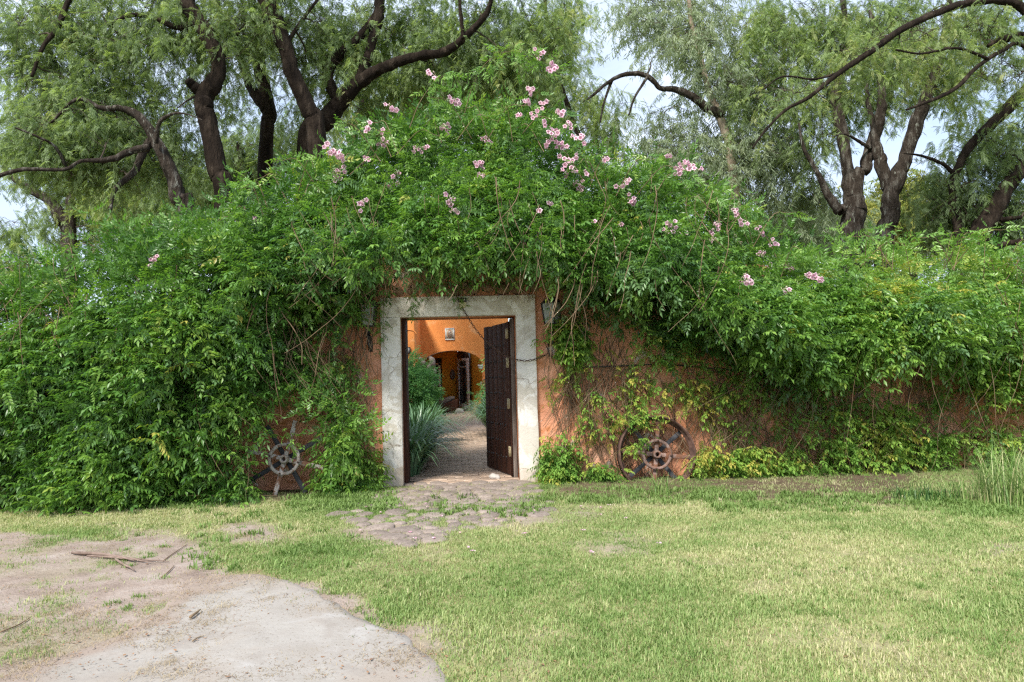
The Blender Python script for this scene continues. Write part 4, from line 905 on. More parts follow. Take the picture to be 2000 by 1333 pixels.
# ================================================================== VINES
def vine_scatter(root, name, samples, big_frac=1.0):
    pos = [tuple(s[0]) for s in samples]; qs = [s[1] for s in samples]
    o = scatter(name, PR['shoot'] + PR['vleaf'], pos, qs, [s[2] for s in samples], [s[3] for s in samples], idx=[s[4] for s in samples], parent=root); o['kind'] = 'stuff'; return o
NS, NL = len(PR['shoot']), len(PR['vleaf'])
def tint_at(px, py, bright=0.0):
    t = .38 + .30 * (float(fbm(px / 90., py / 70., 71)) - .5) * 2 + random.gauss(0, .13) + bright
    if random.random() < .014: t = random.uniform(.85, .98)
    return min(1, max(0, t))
def shoot_dir(v, lat=.5):
    if v > .86: D = WN * random.uniform(.0, .9) + Vector((random.uniform(-.8, .8), 0, random.uniform(-.5, .55)))
    else: D = WN * random.uniform(.05, .8) + Vector((random.uniform(-lat, lat), 0, -random.uniform(.5, 1)))
    return D
def fill_vine(top, bot, x0, x1, n, dprof, dens, seed, bright=lambda px, v: 0.0, inner=.35):
    rnd = random.Random(seed); out_ = []; tries = 0
    while len(out_) < n and tries < n * 8:
        tries += 1; px = rnd.uniform(x0, x1); t_, b_ = prof(top, px), prof(bot, px)
        t_ += (float(fbm(px / 45., seed, 5)) - .5) * 46; b_ += (float(fbm(px / 40., seed + 9, 6)) - .5) * 90
        if b_ <= t_ + 4: continue
        if rnd.random() > (b_ - t_) / 620.: continue
        v = rnd.random(); py = b_ + (t_ - b_) * v
        if rnd.random() > dens(px, py, v): continue
        if any(((px - ex) / erx) ** 2 + ((py - ey) / ery) ** 2 < 1 and rnd.random() > .05 for ex, ey, erx, ery in CLEAR): continue
        lump = (float(fbm(px / 95., py / 75., seed + 3, 3)) - .5)
        d = dprof(px, v) + lump * 1.3 + rnd.gauss(0, .05)
        inn = rnd.random() < inner
        if inn: d -= rnd.uniform(.12, .75)
        # keep in front of the wall face below its top
        q = W(px, py, d)
        if q.z < wall_h(uv(q)) and d < .06: d = .06 + rnd.random() * .1; q = W(px, py, d)
        if q.z < .05: continue
        sh = rnd.random() < .6
        if 735 < px < 1062 and py > 478:
            if py > 535: continue
            sh = False
        tnt = tint_at(px, py, bright(px, v) - (.1 if inn else 0))  # inner leaves tinted darker: shade put into their colour
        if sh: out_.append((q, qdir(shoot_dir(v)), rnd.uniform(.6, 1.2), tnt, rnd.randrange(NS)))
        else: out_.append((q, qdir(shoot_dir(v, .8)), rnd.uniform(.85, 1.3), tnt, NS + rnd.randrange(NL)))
    return out_
CLEAR = [(560, 848, 98, 150), (722, 605, 32, 90), (1080, 585, 46, 100)]
hole = lambda px, py, s, th=.42: min(1, max(.06, .5 + 9 * (float(fbm(px / 62., py / 50., s, 3)) - th)))
# --- the mound over the gate
topC = [(430, 490), (470, 445), (480, 415), (560, 374), (620, 350), (700, 308), (780, 276), (850, 256), (920, 246), (1000, 252), (1080, 278), (1140, 334), (1200, 358), (1290, 352), (1350, 392), (1450, 450), (1530, 500), (1580, 545)]
botC = [(430, 470), (470, 530), (560, 550), (650, 540), (700, 530), (745, 505), (800, 490), (900, 482), (1000, 484), (1050, 500), (1110, 525), (1180, 535), (1260, 560), (1330, 595), (1420, 625), (1530, 670), (1580, 690)]
dC = lambda px, v: (.25 + .65 * (max(0, v) / .36) ** .8) if v < .36 else .90 - 1.75 * ((v - .36) / .64) ** 1.3
vc = empty('trumpet_vine', L(0, -.2, 0), 'tall mound of pink flowering trumpet vine heaped over the gateway', 'vine', 'vines smothering the garden wall', rz=WA)
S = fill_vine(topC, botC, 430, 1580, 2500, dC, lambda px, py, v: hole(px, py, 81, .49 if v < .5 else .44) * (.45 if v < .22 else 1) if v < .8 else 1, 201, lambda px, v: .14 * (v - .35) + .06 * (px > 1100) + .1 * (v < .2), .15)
S += fill_vine([(a, b - 30) for a, b in botC], [(a, b + 38) for a, b in botC], 450, 1560, 420, lambda px, v: -.15, lambda px, py, v: 1, 203, lambda px, v: -.2, .6)  # backing under the skirt, darkened in colour to read as shade
for _ in range(330):
    px, py = random.uniform(690, 1120), random.uniform(455, 556)
    if float(fbm(px / 30., py / 40., 89, 3)) < .45: continue
    q = W(px, py, random.uniform(.08, .5)); S.append((q, qdir(shoot_dir(.4, .8)), random.uniform(.5, .95), tint_at(px, py, -.05), NS + random.randrange(NL)))
S += fill_vine(topC, botC, 440, 1570, 1500, lambda px, v: dC(px, v) - .75, lambda px, py, v: 1, 202, lambda px, v: -.25, .5)  # back layer of the mound, shaded depth painted by darker tint
def wild(n, pts, lo, hi, root_d, seed):
    """long loose shoots sticking out of the top line"""
    rnd = random.Random(seed); out_ = []; tubes = []
    for _ in range(n):
        px = rnd.uniform(lo, hi); py = prof(pts, px) + 25; q = W(px, py, root_d + rnd.uniform(-.1, .3)); e = q + Vector((rnd.uniform(-.6, .6), rnd.uniform(-.4, .3), rnd.uniform(.15, .6))); m_ = q.lerp(e, .6) + Vector((0, 0, .18))
        c = curve_pts([q, m_, e, e + (e - q) * .25 + Vector((0, 0, -.12))], 12); tubes.append(c)
        for p in c[3::2]: out_.append((Vector(p), qdir(Vector((rnd.uniform(-1, 1), rnd.uniform(-1, .4), rnd.uniform(-.8, .2)))), rnd.uniform(.7, 1.0), min(1, rnd.uniform(.45, .8)), NS + rnd.randrange(NL)))
    return out_, tubes
w1, tb1 = wild(46, topC, 480, 1560, .05, 5)
# the arching spray above the mound's peak
sp = curve_pts([W(905, 230, 0), W(925, 165, .05), W(955, 118, .1), W(1000, 100, .15), (W(1050, 112, .2)), W(1085, 140, .25)], 26); tb1.append(sp)
sp2 = curve_pts([W(800, 250, 0), W(820, 200, .05), W(850, 160, .1), W(880, 140, .12)], 14); tb1.append(sp2)
for c in (sp, sp2):
    for p in c[6:]:
        for _ in range(3): w1.append((Vector(p), qdir(Vector((random.uniform(-1, 1), random.uniform(-1, .4), random.uniform(-1, .1)))), random.uniform(.7, 1.05), random.uniform(.5, .75), NS + random.randrange(NL)))
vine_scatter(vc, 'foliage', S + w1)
def twiggery(root, name, boxes, seed, mat='vinestem', fall=True):
    """bare stems: boxes = (px0,px1,py0,py1,n,len_px,d0,d1,r)"""
    rnd = random.Random(seed); mb = MB()
    for (a, b, c, e, n, ln, d0, d1, r) in boxes:
        for _ in range(n):
            px, py = rnd.uniform(a, b), rnd.uniform(c, e); dx = rnd.gauss(0, .35); d = rnd.uniform(d0, d1); pts_ = []; l_ = ln * rnd.uniform(.4, 1.3); K = 8; cv = rnd.gauss(0, .12)
            for i in range(K):
                if 738 < px < 1058 and py > 592 or (px - 558) ** 2 + (py - 893) ** 2 < 66 ** 2: break
                pts_.append(W(px, min(py, 968), max(.035, d))); px += dx * l_ / K; py += l_ / K * (1 if fall else rnd.choice((-1, 1)) * .3); dx += cv + rnd.gauss(0, .13); d += rnd.gauss(0, .03)
            if len(pts_) < 4: continue
            rr = r * rnd.uniform(.5, 1.4); mb.tube(curve_pts(pts_, 14), np.linspace(rr, rr * .5, 14), 4, cap=False, lr=rnd.random())
    o = put(name, mb.mesh(name, M[mat]), root); o['kind'] = 'stuff'; return o
twiggery(vc, 'bare_stems', [(640, 1250, 470, 570, 150, 90, .1, .6, .005), (520, 740, 540, 640, 70, 90, .1, .7, .005), (760, 1050, 525, 562, 60, 60, .05, .4, .004), (560, 1450, 330, 560, 90, 150, 1.1, 1.5, .005), (560, 1300, 430, 560, 160, 70, .5, 1.1, .005)], 3)
for c in tb1: mb = MB(); mb.tube(c, np.linspace(.006, .002, len(c)), 4, cap=False); put('stem', mb.mesh('stem', M['vinestem']), vc)
# flowers
def flower_mesh(seed):
    rnd = random.Random(seed); mb = MB(); d = Vector((0, -1, rnd.uniform(-.25, .1))).normalized(); s1 = d.orthogonal().normalized(); s2 = d.cross(s1); c = Vector((0, 0, 0)); lr0 = rnd.uniform(.25, .7)
    ringn = 10; V = []
    for (r, t) in ((.005, -.06), (.011, -.035), (.016, -.008), (.022, 0)):
        for j in range(ringn):
            a = j * 2 * math.pi / ringn; V.append(tuple(c + d * t + (s1 * math.cos(a) + s2 * math.sin(a)) * r))
    for (r, t) in ((.036, .008), (.047, .002)):
        for j in range(ringn):
            a = j * 2 * math.pi / ringn; lob = 1 if j % 2 == 0 else (.86 if r < .04 else .70); V.append(tuple(c + d * (t + rnd.uniform(-.004, .004)) + (s1 * math.cos(a) + s2 * math.sin(a)) * r * lob * rnd.uniform(.92, 1.08)))
    Q = [(k * ringn + j, k * ringn + (j + 1) % ringn, (k + 1) * ringn + (j + 1) % ringn, (k + 1) * ringn + j) for k in range(5) for j in range(ringn)]
    lr = [1.0] * ringn + [.9] * ringn + [.05] * ringn + [.1] * ringn + [lr0] * ringn + [min(1, lr0 + .12)] * ringn
    mb.add(V, Q=Q, lr=lr); return mb.mesh('flower', M['petal'])
FM = [flower_mesh(k) for k in range(6)]
def flower_cluster(parent, q, k, rnd):
    m0 = Matrix.Translation(q) @ Matrix.Rotation(WA + rnd.uniform(-.3, .3), 4, 'Z') @ Matrix.Scale(rnd.uniform(.75, 1.0), 4)
    n = {3: 2, 6: 4, 10: 7}[k]; sp = {3: .03, 6: .045, 10: .06}[k]; pos = []
    while len(pos) < n:
        p = Vector((rnd.gauss(0, sp), rnd.gauss(0, .02), rnd.gauss(0, sp)))
        if all((p - o_).length > .045 for o_ in pos) or rnd.random() < .05: pos.append(p)
    mb = MB(); root_ = Vector((0, .12, .05))
    for p in pos: mb.tube([root_, root_.lerp(p, .5) + Vector((0, 0, .015)), p + Vector((0, .06, 0))], .0025, 4, cap=False, lr=1)
    for b in range(3): e = root_ + Vector((rnd.uniform(-.05, .05), -.1, rnd.uniform(-.08, .04))); mb.tube([root_, root_.lerp(e, .7), e], [.002, .003, .007], 5, lr=1)
    c = put('flower_cluster', mb.mesh('flower_cluster', M['petal']), parent, m0)
    for p in pos: put('flower', FM[rnd.randrange(6)], c, m0 @ Matrix.Translation(p) @ Matrix.Rotation(rnd.uniform(-.7, .7), 4, 'Z') @ Matrix.Rotation(rnd.uniform(-.5, .5), 4, 'X') @ Matrix.Scale(rnd.uniform(.8, 1.1), 4))
RF = random.Random(77)
FL = [(665, 312, 10), (652, 300, 6), (662, 340, 10), (715, 245, 6), (745, 272, 10), (812, 290, 10), (778, 340, 3), (768, 360, 6), (708, 398, 6), (720, 310, 6), (875, 253, 6), (868, 252, 3), (952, 275, 6), (940, 272, 3), (935, 322, 10), (940, 345, 6), (882, 198, 6), (895, 200, 3), (848, 150, 3), (838, 140, 3), (762, 210, 6), (1035, 178, 6), (1030, 198, 6), (1060, 205, 6), (1050, 108, 6), (1078, 132, 10), (1090, 218, 6), (1105, 245, 6), (1088, 262, 6), (1072, 275, 6), (1078, 255, 3), (1098, 292, 10), (1108, 318, 10), (1112, 338, 10), (1130, 360, 10), (1130, 270, 6), (1128, 305, 3), (1022, 372, 3), (1076, 400, 3), (1050, 412, 3), (878, 393, 6), (885, 415, 3), (1225, 352, 3), (1210, 366, 3), (1232, 392, 6), (1240, 388, 3), (1307, 305, 3), (1335, 325, 10), (1350, 332, 10), (1330, 340, 6), (1214, 440, 3), (1308, 445, 10), (1330, 460, 6), (1400, 438, 6), (1392, 470, 3), (1395, 456, 3), (1435, 412, 6), (1452, 432, 6), (1482, 443, 6), (1487, 460, 3), (1488, 494, 6), (1512, 475, 6), (1535, 520, 3), (1545, 525, 3), (1505, 520, 6), (1460, 545, 6), (1465, 552, 3), (1160, 435, 3), (497, 430, 3), (640, 288, 3), (1040, 222, 6), (1065, 240, 3), (1010, 230, 3), (1150, 340, 3), (1180, 312, 3), (1118, 268, 3)]
for (px, py, k) in FL:
    px_ = min(1575, max(435, px)); t_, b_ = prof(topC, px_), prof(botC, px_); v = min(1, max(0, (b_ - py) / max(30, b_ - t_)))
    d = max(-.1, dC(px, v)) + .30 + 1.3 * (float(fbm(px / 95., py / 75., 204, 3)) - .5) ; q = W(px, py, d)
    flower_cluster(vc, q, k, RF)
# individually pickable outer sprays
def spray_parts(root, top, bot, x0, x1, dprof, n, seed, lo=.02, hi=.95, mats='vine'):
    rnd = random.Random(seed)
    for _ in range(n):
        px = rnd.uniform(x0, x1); v = rnd.uniform(lo, hi); t_, b_ = prof(top, px), prof(bot, px); py = b_ + (t_ - b_) * v
        if any(((px - ex) / erx) ** 2 + ((py - ey) / ery) ** 2 < 1 for ex, ey, erx, ery in CLEAR) or (px > 585 and py > 640): continue
        d = dprof(px, v) + .12 + 1.3 * (float(fbm(px / 95., py / 75., seed, 3)) - .5); q = W(px, py, max(.1, d))
        me = SPR[rnd.randrange(len(SPR))]; put('leaf_spray', me, root, Matrix.Translation(q) @ qdir(shoot_dir(min(v, .8))).to_matrix().to_4x4() @ Matrix.Scale(rnd.uniform(.8, 1.15), 4))
def solid_leafmat(t, name):
    return leafmat(name, [(0, t[0]), (1, t[1])], .35)
SPR = []
cols = [((.07, .17, .035), (.12, .25, .05)), ((.12, .24, .045), (.20, .35, .07)), ((.10, .20, .08), (.17, .30, .12))]
for k in range(6):
    me = PR['shoot'][k].data.copy(); me.name = 'leaf_spray'; me.materials.clear()
    m_, nt_, b_ = newmat('leaf_spray_%s' % 'abcdef'[k]); l_ = N(nt_, 'ShaderNodeAttribute', attribute_name='lr', attribute_type='GEOMETRY'); c_ = ramp(nt_, l_.outputs['Fac'], [(0, cols[k % 3][0]), (1, cols[k % 3][1])]).outputs['Color']
    nt_.links.new(c_, b_.inputs['Base Color']); b_.inputs['Roughness'].default_value = .36; b_.inputs['Specular IOR Level'].default_value = .35
    tr_ = nt_.nodes.new('ShaderNodeBsdfTranslucent'); nt_.links.new(mixc(nt_, 1.0, c_, (1.3, 1.35, .6), 'MULTIPLY'), tr_.inputs[0]); mx_ = nt_.nodes.new('ShaderNodeMixShader'); mx_.inputs[0].default_value = .35
    nt_.links.new(b_.outputs[0], mx_.inputs[1]); nt_.links.new(tr_.outputs[0], mx_.inputs[2]); nt_.links.new(mx_.outputs[0], nt_.nodes['Material Output'].inputs['Surface'])
    me.materials.append(m_); SPR.append(me)
spray_parts(vc, topC, botC, 480, 1540, dC, 220, 204)
# hanging strands over the lintel and wall
def hang(root, lst, seed):
    rnd = random.Random(seed)
    for (px, y0, y1, d) in lst:
        mb = MB(); c = curve_pts([W(px + rnd.uniform(-8, 8), y0, d), W(px + rnd.uniform(-6, 6), (y0 + y1) / 2, d), W(px, y1, max(.1, d - .03))], 12); mb.tube(c, np.linspace(.004, .0015, 12), 4, cap=False)
        for k in range(4, 12, 3): put('leaf_spray', SPR[rnd.randrange(6)], root, Matrix.Translation(c[k - 2]) @ qdir(Vector((rnd.uniform(-.4, .4), -.25, -1))).to_matrix().to_4x4() @ Matrix.Scale(rnd.uniform(.38, .6), 4))
        put('stem', mb.mesh('stem', M['vinestem']), root)
hang(vc, [(735, 540, 660, .18), (750, 560, 690, .14), (808, 540, 603, .2), (893, 520, 596, .2), (1075, 560, 640, .25), (655, 560, 720, .4), (900, 430, 530, .9), (700, 470, 600, .8), (1012, 450, 560, .8), (1110, 470, 600, .8), (1130, 500, 600, .7), (620, 580, 740, .45), (1250, 560, 640, .6), (840, 470, 560, .8)], 8)
# --- left vine down to the ground
topL = [(-220, 590), (0, 585), (100, 545), (200, 512), (330, 474), (430, 446), (500, 440), (560, 490), (640, 560), (700, 640), (735, 830)]
botL = [(-220, 1010), (0, 992), (200, 985), (400, 978), (480, 960), (520, 880), (560, 842), (610, 850), (640, 905), (690, 900), (735, 880)]
def dL(px, v): return (.55 + .30 * math.sin(math.pi * min(1, .1 + v * .8))) * min(1, max(.25, (760 - px) / 260)) - 1.0 * max(0, (v - .84) / .16) ** 1.2 * (1 if px < 520 else .3)
vl = empty('wall_creeper', L(-4, -.2, 0), 'dense dark green vine covering the left wall down to the grass', 'vine', 'vines smothering the garden wall', rz=WA)
def densL(px, py, v):
    f = hole(px, py, 82, .505 if v < .70 else .40)
    if px > 590: f *= max(.06, (720 - px) / 200.)
    if py > 830 and px > 590: f *= 1.0
    return f
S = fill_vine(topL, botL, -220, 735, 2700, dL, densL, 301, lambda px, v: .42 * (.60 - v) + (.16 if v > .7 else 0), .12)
S += fill_vine(topL, botL, -220, 560, 500, lambda px, v: dL(px, v) - .7, lambda px, py, v: float(v > .6), 302, lambda px, v: -.2, .4)  # back layer, leaf tint lowered to imitate inner shade
for _ in range(620):
    px, py = random.uniform(480, 742), random.uniform(620, 960)
    if ((px - 560) / 80) ** 2 + ((py - 880) / 90) ** 2 < 1 or ((px - 722) / 30) ** 2 + ((py - 640) / 75) ** 2 < 1: continue
    if float(fbm(px / 34., py / 44., 88, 3)) < (.46 if px < 640 else .62): continue
    q = W(px, py, random.uniform(.08, .45)); S.append((q, qdir(shoot_dir(.4, .8)), random.uniform(.55, .95), tint_at(px, py, .28), NS + random.randrange(NL)))
# low leafy growth right of the left wheel
S += fill_vine([(610, 800), (640, 770), (690, 820), (735, 880), (770, 925)], [(600, 968), (690, 960), (770, 955)], 600, 752, 190, lambda px, v: .25, lambda px, py, v: .9, 311, lambda px, v: .22, .2)
S += fill_vine([(440, 930), (560, 962), (610, 950)], [(440, 985), (610, 978)], 440, 610, 60, lambda px, v: .45, lambda px, py, v: .9, 312, lambda px, v: .2, .2)
w2, tb2 = wild(26, topL, -150, 480, .0, 9)
vine_scatter(vl, 'foliage', S + w2)
for c in tb2: mb = MB(); mb.tube(c, np.linspace(.006, .002, len(c)), 4, cap=False); put('stem', mb.mesh('stem', M['vinestem']), vl)
twiggery(vl, 'bare_stems', [(620, 745, 600, 800, 130, 260, .04, .3, .005), (-100, 650, 550, 850, 160, 200, .3, .8, .004), (380, 640, 600, 700, 60, 160, .3, .8, .006), (0, 560, 500, 900, 60, 260, .8, 1.15, .0055), (20, 600, 560, 880, 160, 110, .35, .9, .005), (480, 700, 840, 930, 60, 100, .05, .4, .004)], 4)
spray_parts(vl, topL, botL, -50, 560, dL, 220, 304, .03, .9)
flower_cluster(vl, W(298, 515, 1.0), 10, RF)
# --- right vine
topR = [(1440, 640), (1500, 520), (1600, 512), (1650, 500), (1700, 492), (1780, 512), (1850, 500), (1930, 520), (2000, 530), (2250, 545)]
botR = [(1440, 600), (1500, 640), (1560, 680), (1600, 700), (1650, 690), (1700, 625), (1740, 635), (1800, 645), (1900, 690), (2000, 760), (2250, 820)]
dR = lambda px, v: .35 + .38 * math.sin(math.pi * min(1, .15 + v * .8)) - 1.1 * max(0, (v - .7) / .3) ** 1.2
vr = empty('hedge_vine', L(8, -.2, 0), 'light green vine spilling over the right end of the wall', 'vine', 'vines smothering the garden wall', rz=WA)
S = fill_vine(topR, botR, 1440, 2250, 2000, dR, lambda px, py, v: hole(px, py, 83, .43), 401, lambda px, v: .26 + .12 * (v - .4), .3)
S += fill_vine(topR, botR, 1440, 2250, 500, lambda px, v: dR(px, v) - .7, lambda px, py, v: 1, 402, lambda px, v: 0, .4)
w3, tb3 = wild(26, topR, 1500, 2100, .0, 10)
vine_scatter(vr, 'foliage', S + w3)
for c in tb3: mb = MB(); mb.tube(c, np.linspace(.006, .002, len(c)), 4, cap=False); put('stem', mb.mesh('stem', M['vinestem']), vr)
twiggery(vr, 'bare_stems', [(1480, 2000, 640, 760, 140, 160, .05, .5, .005), (1550, 2000, 540, 700, 16, 260, 1.0, 1.2, .005)], 6)
spray_parts(vr, topR, botR, 1520, 2060, dR, 120, 404, .03, .9)
for (px, py, k) in [(1580, 543, 6), (1600, 545, 6), (1535, 572, 3), (1590, 540, 3)]: flower_cluster(vr, W(px, py, 1.15), k, RF)
hang(vr, [(1585, 700, 880, .5), (1560, 690, 800, .5), (1650, 720, 850, .5), (1625, 740, 900, .45), (1690, 680, 820, .5), (1735, 690, 800, .5), (1890, 740, 900, .5), (1930, 760, 920, .5), (1970, 780, 900, .5), (1840, 730, 830, .5), (1470, 690, 790, .4), (1520, 700, 830, .4), (1990, 800, 930, .5)], 18)
# --- thin creeper over the bare right wall
cr_ = empty('bare_creeper', L(3, -.1, 0), 'thin brown stemmed creeper with sparse yellowish leaves on the salmon wall right of the gate', 'vine', 'vines smothering the garden wall', rz=WA)
twiggery(cr_, 'bare_stems', [(1060, 1130, 600, 760, 34, 230, .03, .09, .005), (1095, 1230, 620, 790, 100, 220, .03, .16, .006), (1150, 1560, 650, 850, 150, 190, .03, .2, .0055), (1380, 1560, 680, 880, 55, 200, .05, .3, .006), (1540, 1950, 690, 880, 140, 190, .03, .3, .0055), (1090, 1300, 850, 930, 90, 70, .03, .1, .004), (1350, 1900, 860, 930, 120, 80, .05, .4, .004)], 12)
S = []; random.seed(33)
def creep(n, x0, x1, y0, y1, th, d0, d1, sc, br, seed):
    k = 0; t = 0
    while k < n and t < n * 12:
        t += 1; px, py = random.uniform(x0, x1), random.uniform(y0, y1)
        if float(fbm(px / 38., py / 52., seed, 3)) < th: continue
        if seed < 97 and ((px - 1278) / 84) ** 2 + ((py - 870) / 84) ** 2 < 1: continue
        q = W(px, py, random.uniform(d0, d1))
        if q.z < .03: continue
        S.append((q, qdir(WN * .5 + Vector((random.uniform(-.5, .5), 0, -1))), random.uniform(*sc), tint_at(px, py, br), random.randrange(4))); k += 1
creep(110, 1102, 1140, 625, 700, .40, .1, .3, (1.0, 1.5), .3, 91)
creep(260, 1060, 1560, 640, 960, .46, .04, .22, (.8, 1.4), .38, 92)
creep(130, 1240, 1620, 650, 800, .44, .05, .4, (.9, 1.4), .3, 93)
creep(130, 1345, 1540, 880, 962, .40, .1, .45, (.9, 1.4), .42, 94)
creep(190, 1540, 1780, 790, 968, .43, .1, .5, (.9, 1.5), .38, 95)
creep(150, 1740, 2050, 850, 965, .44, .1, .55, (.9, 1.5), .34, 96)
creep(150, 1540, 1950, 680, 900, .46, .05, .3, (.9, 1.4), .36, 90)
creep(240, 1055, 1900, 915, 966, .40, .06, .4, (.5, 1.2), .28, 94)
creep(26, 1215, 1310, 795, 835, .45, .3, .38, (.7, 1.0), .35, 97)
creep(70, 1062, 1110, 880, 950, .3, .1, .25, (.9, 1.3), .15, 98)
creep(14, 1225, 1275, 845, 885, .2, .34, .4, (.6, .9), .35, 99)
o = scatter('foliage', PR['creep'], [tuple(s[0]) for s in S], [s[1] for s in S], [s[2] for s in S], [s[3] for s in S], idx=[s[4] for s in S], parent=cr_); o['kind'] = 'stuff'

# ================================================================== TREES
def tree(name, label, cat, limbs, blobs, protos, bark='bark', bark2=None, twigmat='twig', scl=(.8, 1.3), tint=(.1, .8), per=7, seed=0, strand_jit=.32, back=.85, group='trees beyond the garden wall'):
    rnd = random.Random(seed); b0 = limbs[0]; base = P(b0[2][0][0], b0[2][0][1], b0[0]); root = empty(name, (base.x, base.y, 0), label, cat, group)
    nodes = []; mb = MB()
    for li, (Y0, Y1, pts_) in enumerate(limbs):
        m_ = len(pts_); ctl = []
        for k, (px, py, w_) in enumerate(pts_):
            Yk = lerp(Y0, Y1, k / max(1, m_ - 1)); p = P(px, py, Yk); ctl.append((p.x, p.y, p.z, w_ * .44 * Yk / FPX))
        if li == 0 or pts_[0][1] > 380:
            c0 = ctl[0]; g_ = (c0[0] + rnd.uniform(-.25, .25), c0[1] + .1, -.05, c0[3] * 1.35); ctl.insert(0, g_) if c0[2] > .4 else None
        c = curve_pts(ctl, max(20, len(ctl) * 10)); c[:, 3] = np.maximum(c[:, 3], .008)
        wob = np.stack([fbm(np.arange(len(c)) * .35, np.full(len(c), seed + li * 3. + j), 7 + j, 2) - .5 for j in range(3)], -1) * (c[:, 3:4] * .35)
        c[:, :3] += wob; mbl = mb if li == 0 else MB(); mbl.tube(c[:, :3], c[:, 3], 16 if c[:, 3].max() > .07 else 8, jit=.20, seed=li + seed)
        if li: put('limb', mbl.mesh('limb', M[bark2 or bark], True), root)
        for p in c[3:]: nodes.append((p[0], p[1], p[2], p[3]))
    put('trunk', mb.mesh('trunk', M[bark], True), root)
    nd = np.array(nodes); mb = MB(); at = []
    for (px, py, Y, rx, ry, rd, n) in blobs:
        for _ in range(n):
            v = Vector((rnd.gauss(0, 1), rnd.gauss(0, 1), rnd.gauss(0, 1))).normalized() * rnd.random() ** .45
            p = P(px + v.x * rx, py - v.z * ry, Y + back + v.y * rd)
            at.append(p)
    lim = np.array([n_[:3] for n_ in nodes]); dd = [np.min(np.sum((lim - np.array(p)) ** 2, 1)) for p in at]; order = np.argsort(dd)
    N_ = [np.array(nodes)[:, :3]]; Rr = [np.array(nodes)[:, 3]]; cur = N_[0]; cr2 = Rr[0]
    for oi, k in enumerate(order):
        p = np.array(at[k]); ds = np.sum((cur - p) ** 2, 1); ds = ds + np.where(cur[:, 2] > p[2] + .3, .6, 0); j = int(np.argmin(ds)); q = cur[j]; L_ = math.sqrt(float(np.sum((q - p) ** 2)))
        if L_ < .05: continue
        r0 = min(cr2[j] * .8, .012 + L_ * .020); mid = (q + p) / 2 + np.array([rnd.uniform(-.12, .12) * L_, rnd.uniform(-.12, .12) * L_, rnd.uniform(.0, .22) * L_])
        K = max(5, int(L_ / .18)); K = min(K, 16); c = curve_pts([q, mid, p], K); c[1:-1] += np.array([[rnd.gauss(0, .03) for _ in range(3)] for _ in range(K - 2)]) * min(1, L_)
        rr = np.linspace(r0, max(.005, r0 * .35), K); mb.tube(c, rr, 4, cap=False)
        for _t in range(3):
            b_ = c[rnd.randrange(K // 2, K)]; e_ = b_ + np.array([rnd.gauss(0, .35), rnd.gauss(0, .35), rnd.uniform(-.5, .35)]); mb.tube(curve_pts([b_, (b_ + e_) / 2 + np.array([0, 0, rnd.uniform(-.05, .12)]), e_], 6), np.linspace(.007, .003, 6), 3, cap=False)
        cur = np.vstack([cur, c[2:]]); cr2 = np.r_[cr2, rr[2:]]
    o = put('branches', mb.mesh('branches', M[twigmat]), root); o['kind'] = 'stuff'
    pos = []; 
    for p in at:
        for _ in range(max(1, int(per * rnd.choice((.25, .7, 1.1, 1.6))))): pos.append((p.x + rnd.gauss(0, strand_jit), p.y + rnd.gauss(0, strand_jit), p.z + rnd.gauss(0, strand_jit * .8)))
    if pos:
        X = np.array(pos); tn = np.clip(lerp(tint[0], tint[1], fbm(X[:, 0] * .8 + 5, X[:, 2] * .8, seed, 2)) + RNG.normal(0, .2, len(X)), 0, 1)
        qs = [Quaternion((0, 0, 1), rnd.uniform(0, 6.283)) @ Quaternion((1, 0, 0), rnd.gauss(0, .45)) for _ in pos]
        o = scatter('crown', protos, X, qs, RNG.uniform(*scl, len(X)), tn, parent=root); o['kind'] = 'stuff'
    return root
PP = PR['pepper']
tree('pepper_tree', 'dark leaning pepper tree with a broken stub, left of the vine mound', 'tree',
     [(14.6, 14.8, [(440, 420, 46), (425, 330, 42), (405, 240, 38), (398, 190, 42), (428, 145, 34), (415, 90, 34), (385, 40, 34), (362, 0, 36), (340, -60, 34), (300, -160, 26)]),
      (14.7, 14.4, [(400, 190, 30), (380, 170, 24), (366, 158, 14)]),
      (14.8, 14.2, [(378, 58, 18), (340, 52, 13), (300, 36, 11), (255, 30, 9), (210, 50, 6)]),
      (14.8, 15.6, [(428, 110, 12), (460, 70, 9), (490, 40, 7)]),
      (14.8, 14.0, [(362, 0, 22), (280, -60, 18), (180, -90, 14), (135, 0, 12), (112, 55, 12), (85, 90, 9), (62, 150, 7)])],
     [(380, 50, 14.6, 210, 90, 1.3, 60), (190, 70, 14.3, 170, 90, 1.3, 62), (110, 190, 14.3, 110, 90, 1.2, 40), (280, 190, 14.8, 150, 80, 1.2, 36), (60, 40, 14.3, 90, 70, 1, 26), (330, -130, 14.5, 260, 90, 1.5, 40)], PR['spray'] * 2 + PR['pepper'][:3], per=9, seed=1)
tree('pepper_tree', 'tall curved pepper trunk leaning left just behind the vine mound', 'tree',
     [(15.5, 15.0, [(622, 300, 42), (602, 215, 38), (570, 140, 34), (545, 60, 34), (520, 0, 38), (500, -60, 34), (480, -160, 24)]),
      (15.3, 15.9, [(555, 95, 10), (590, 40, 8), (620, 0, 6)])],
     [(560, 40, 15.6, 140, 80, 1.2, 34), (640, 120, 16.2, 100, 90, 1, 22), (520, -120, 15.4, 220, 90, 1.5, 30)], PR['spray'] * 2 + PR['pepper'][:3], per=9, seed=2)
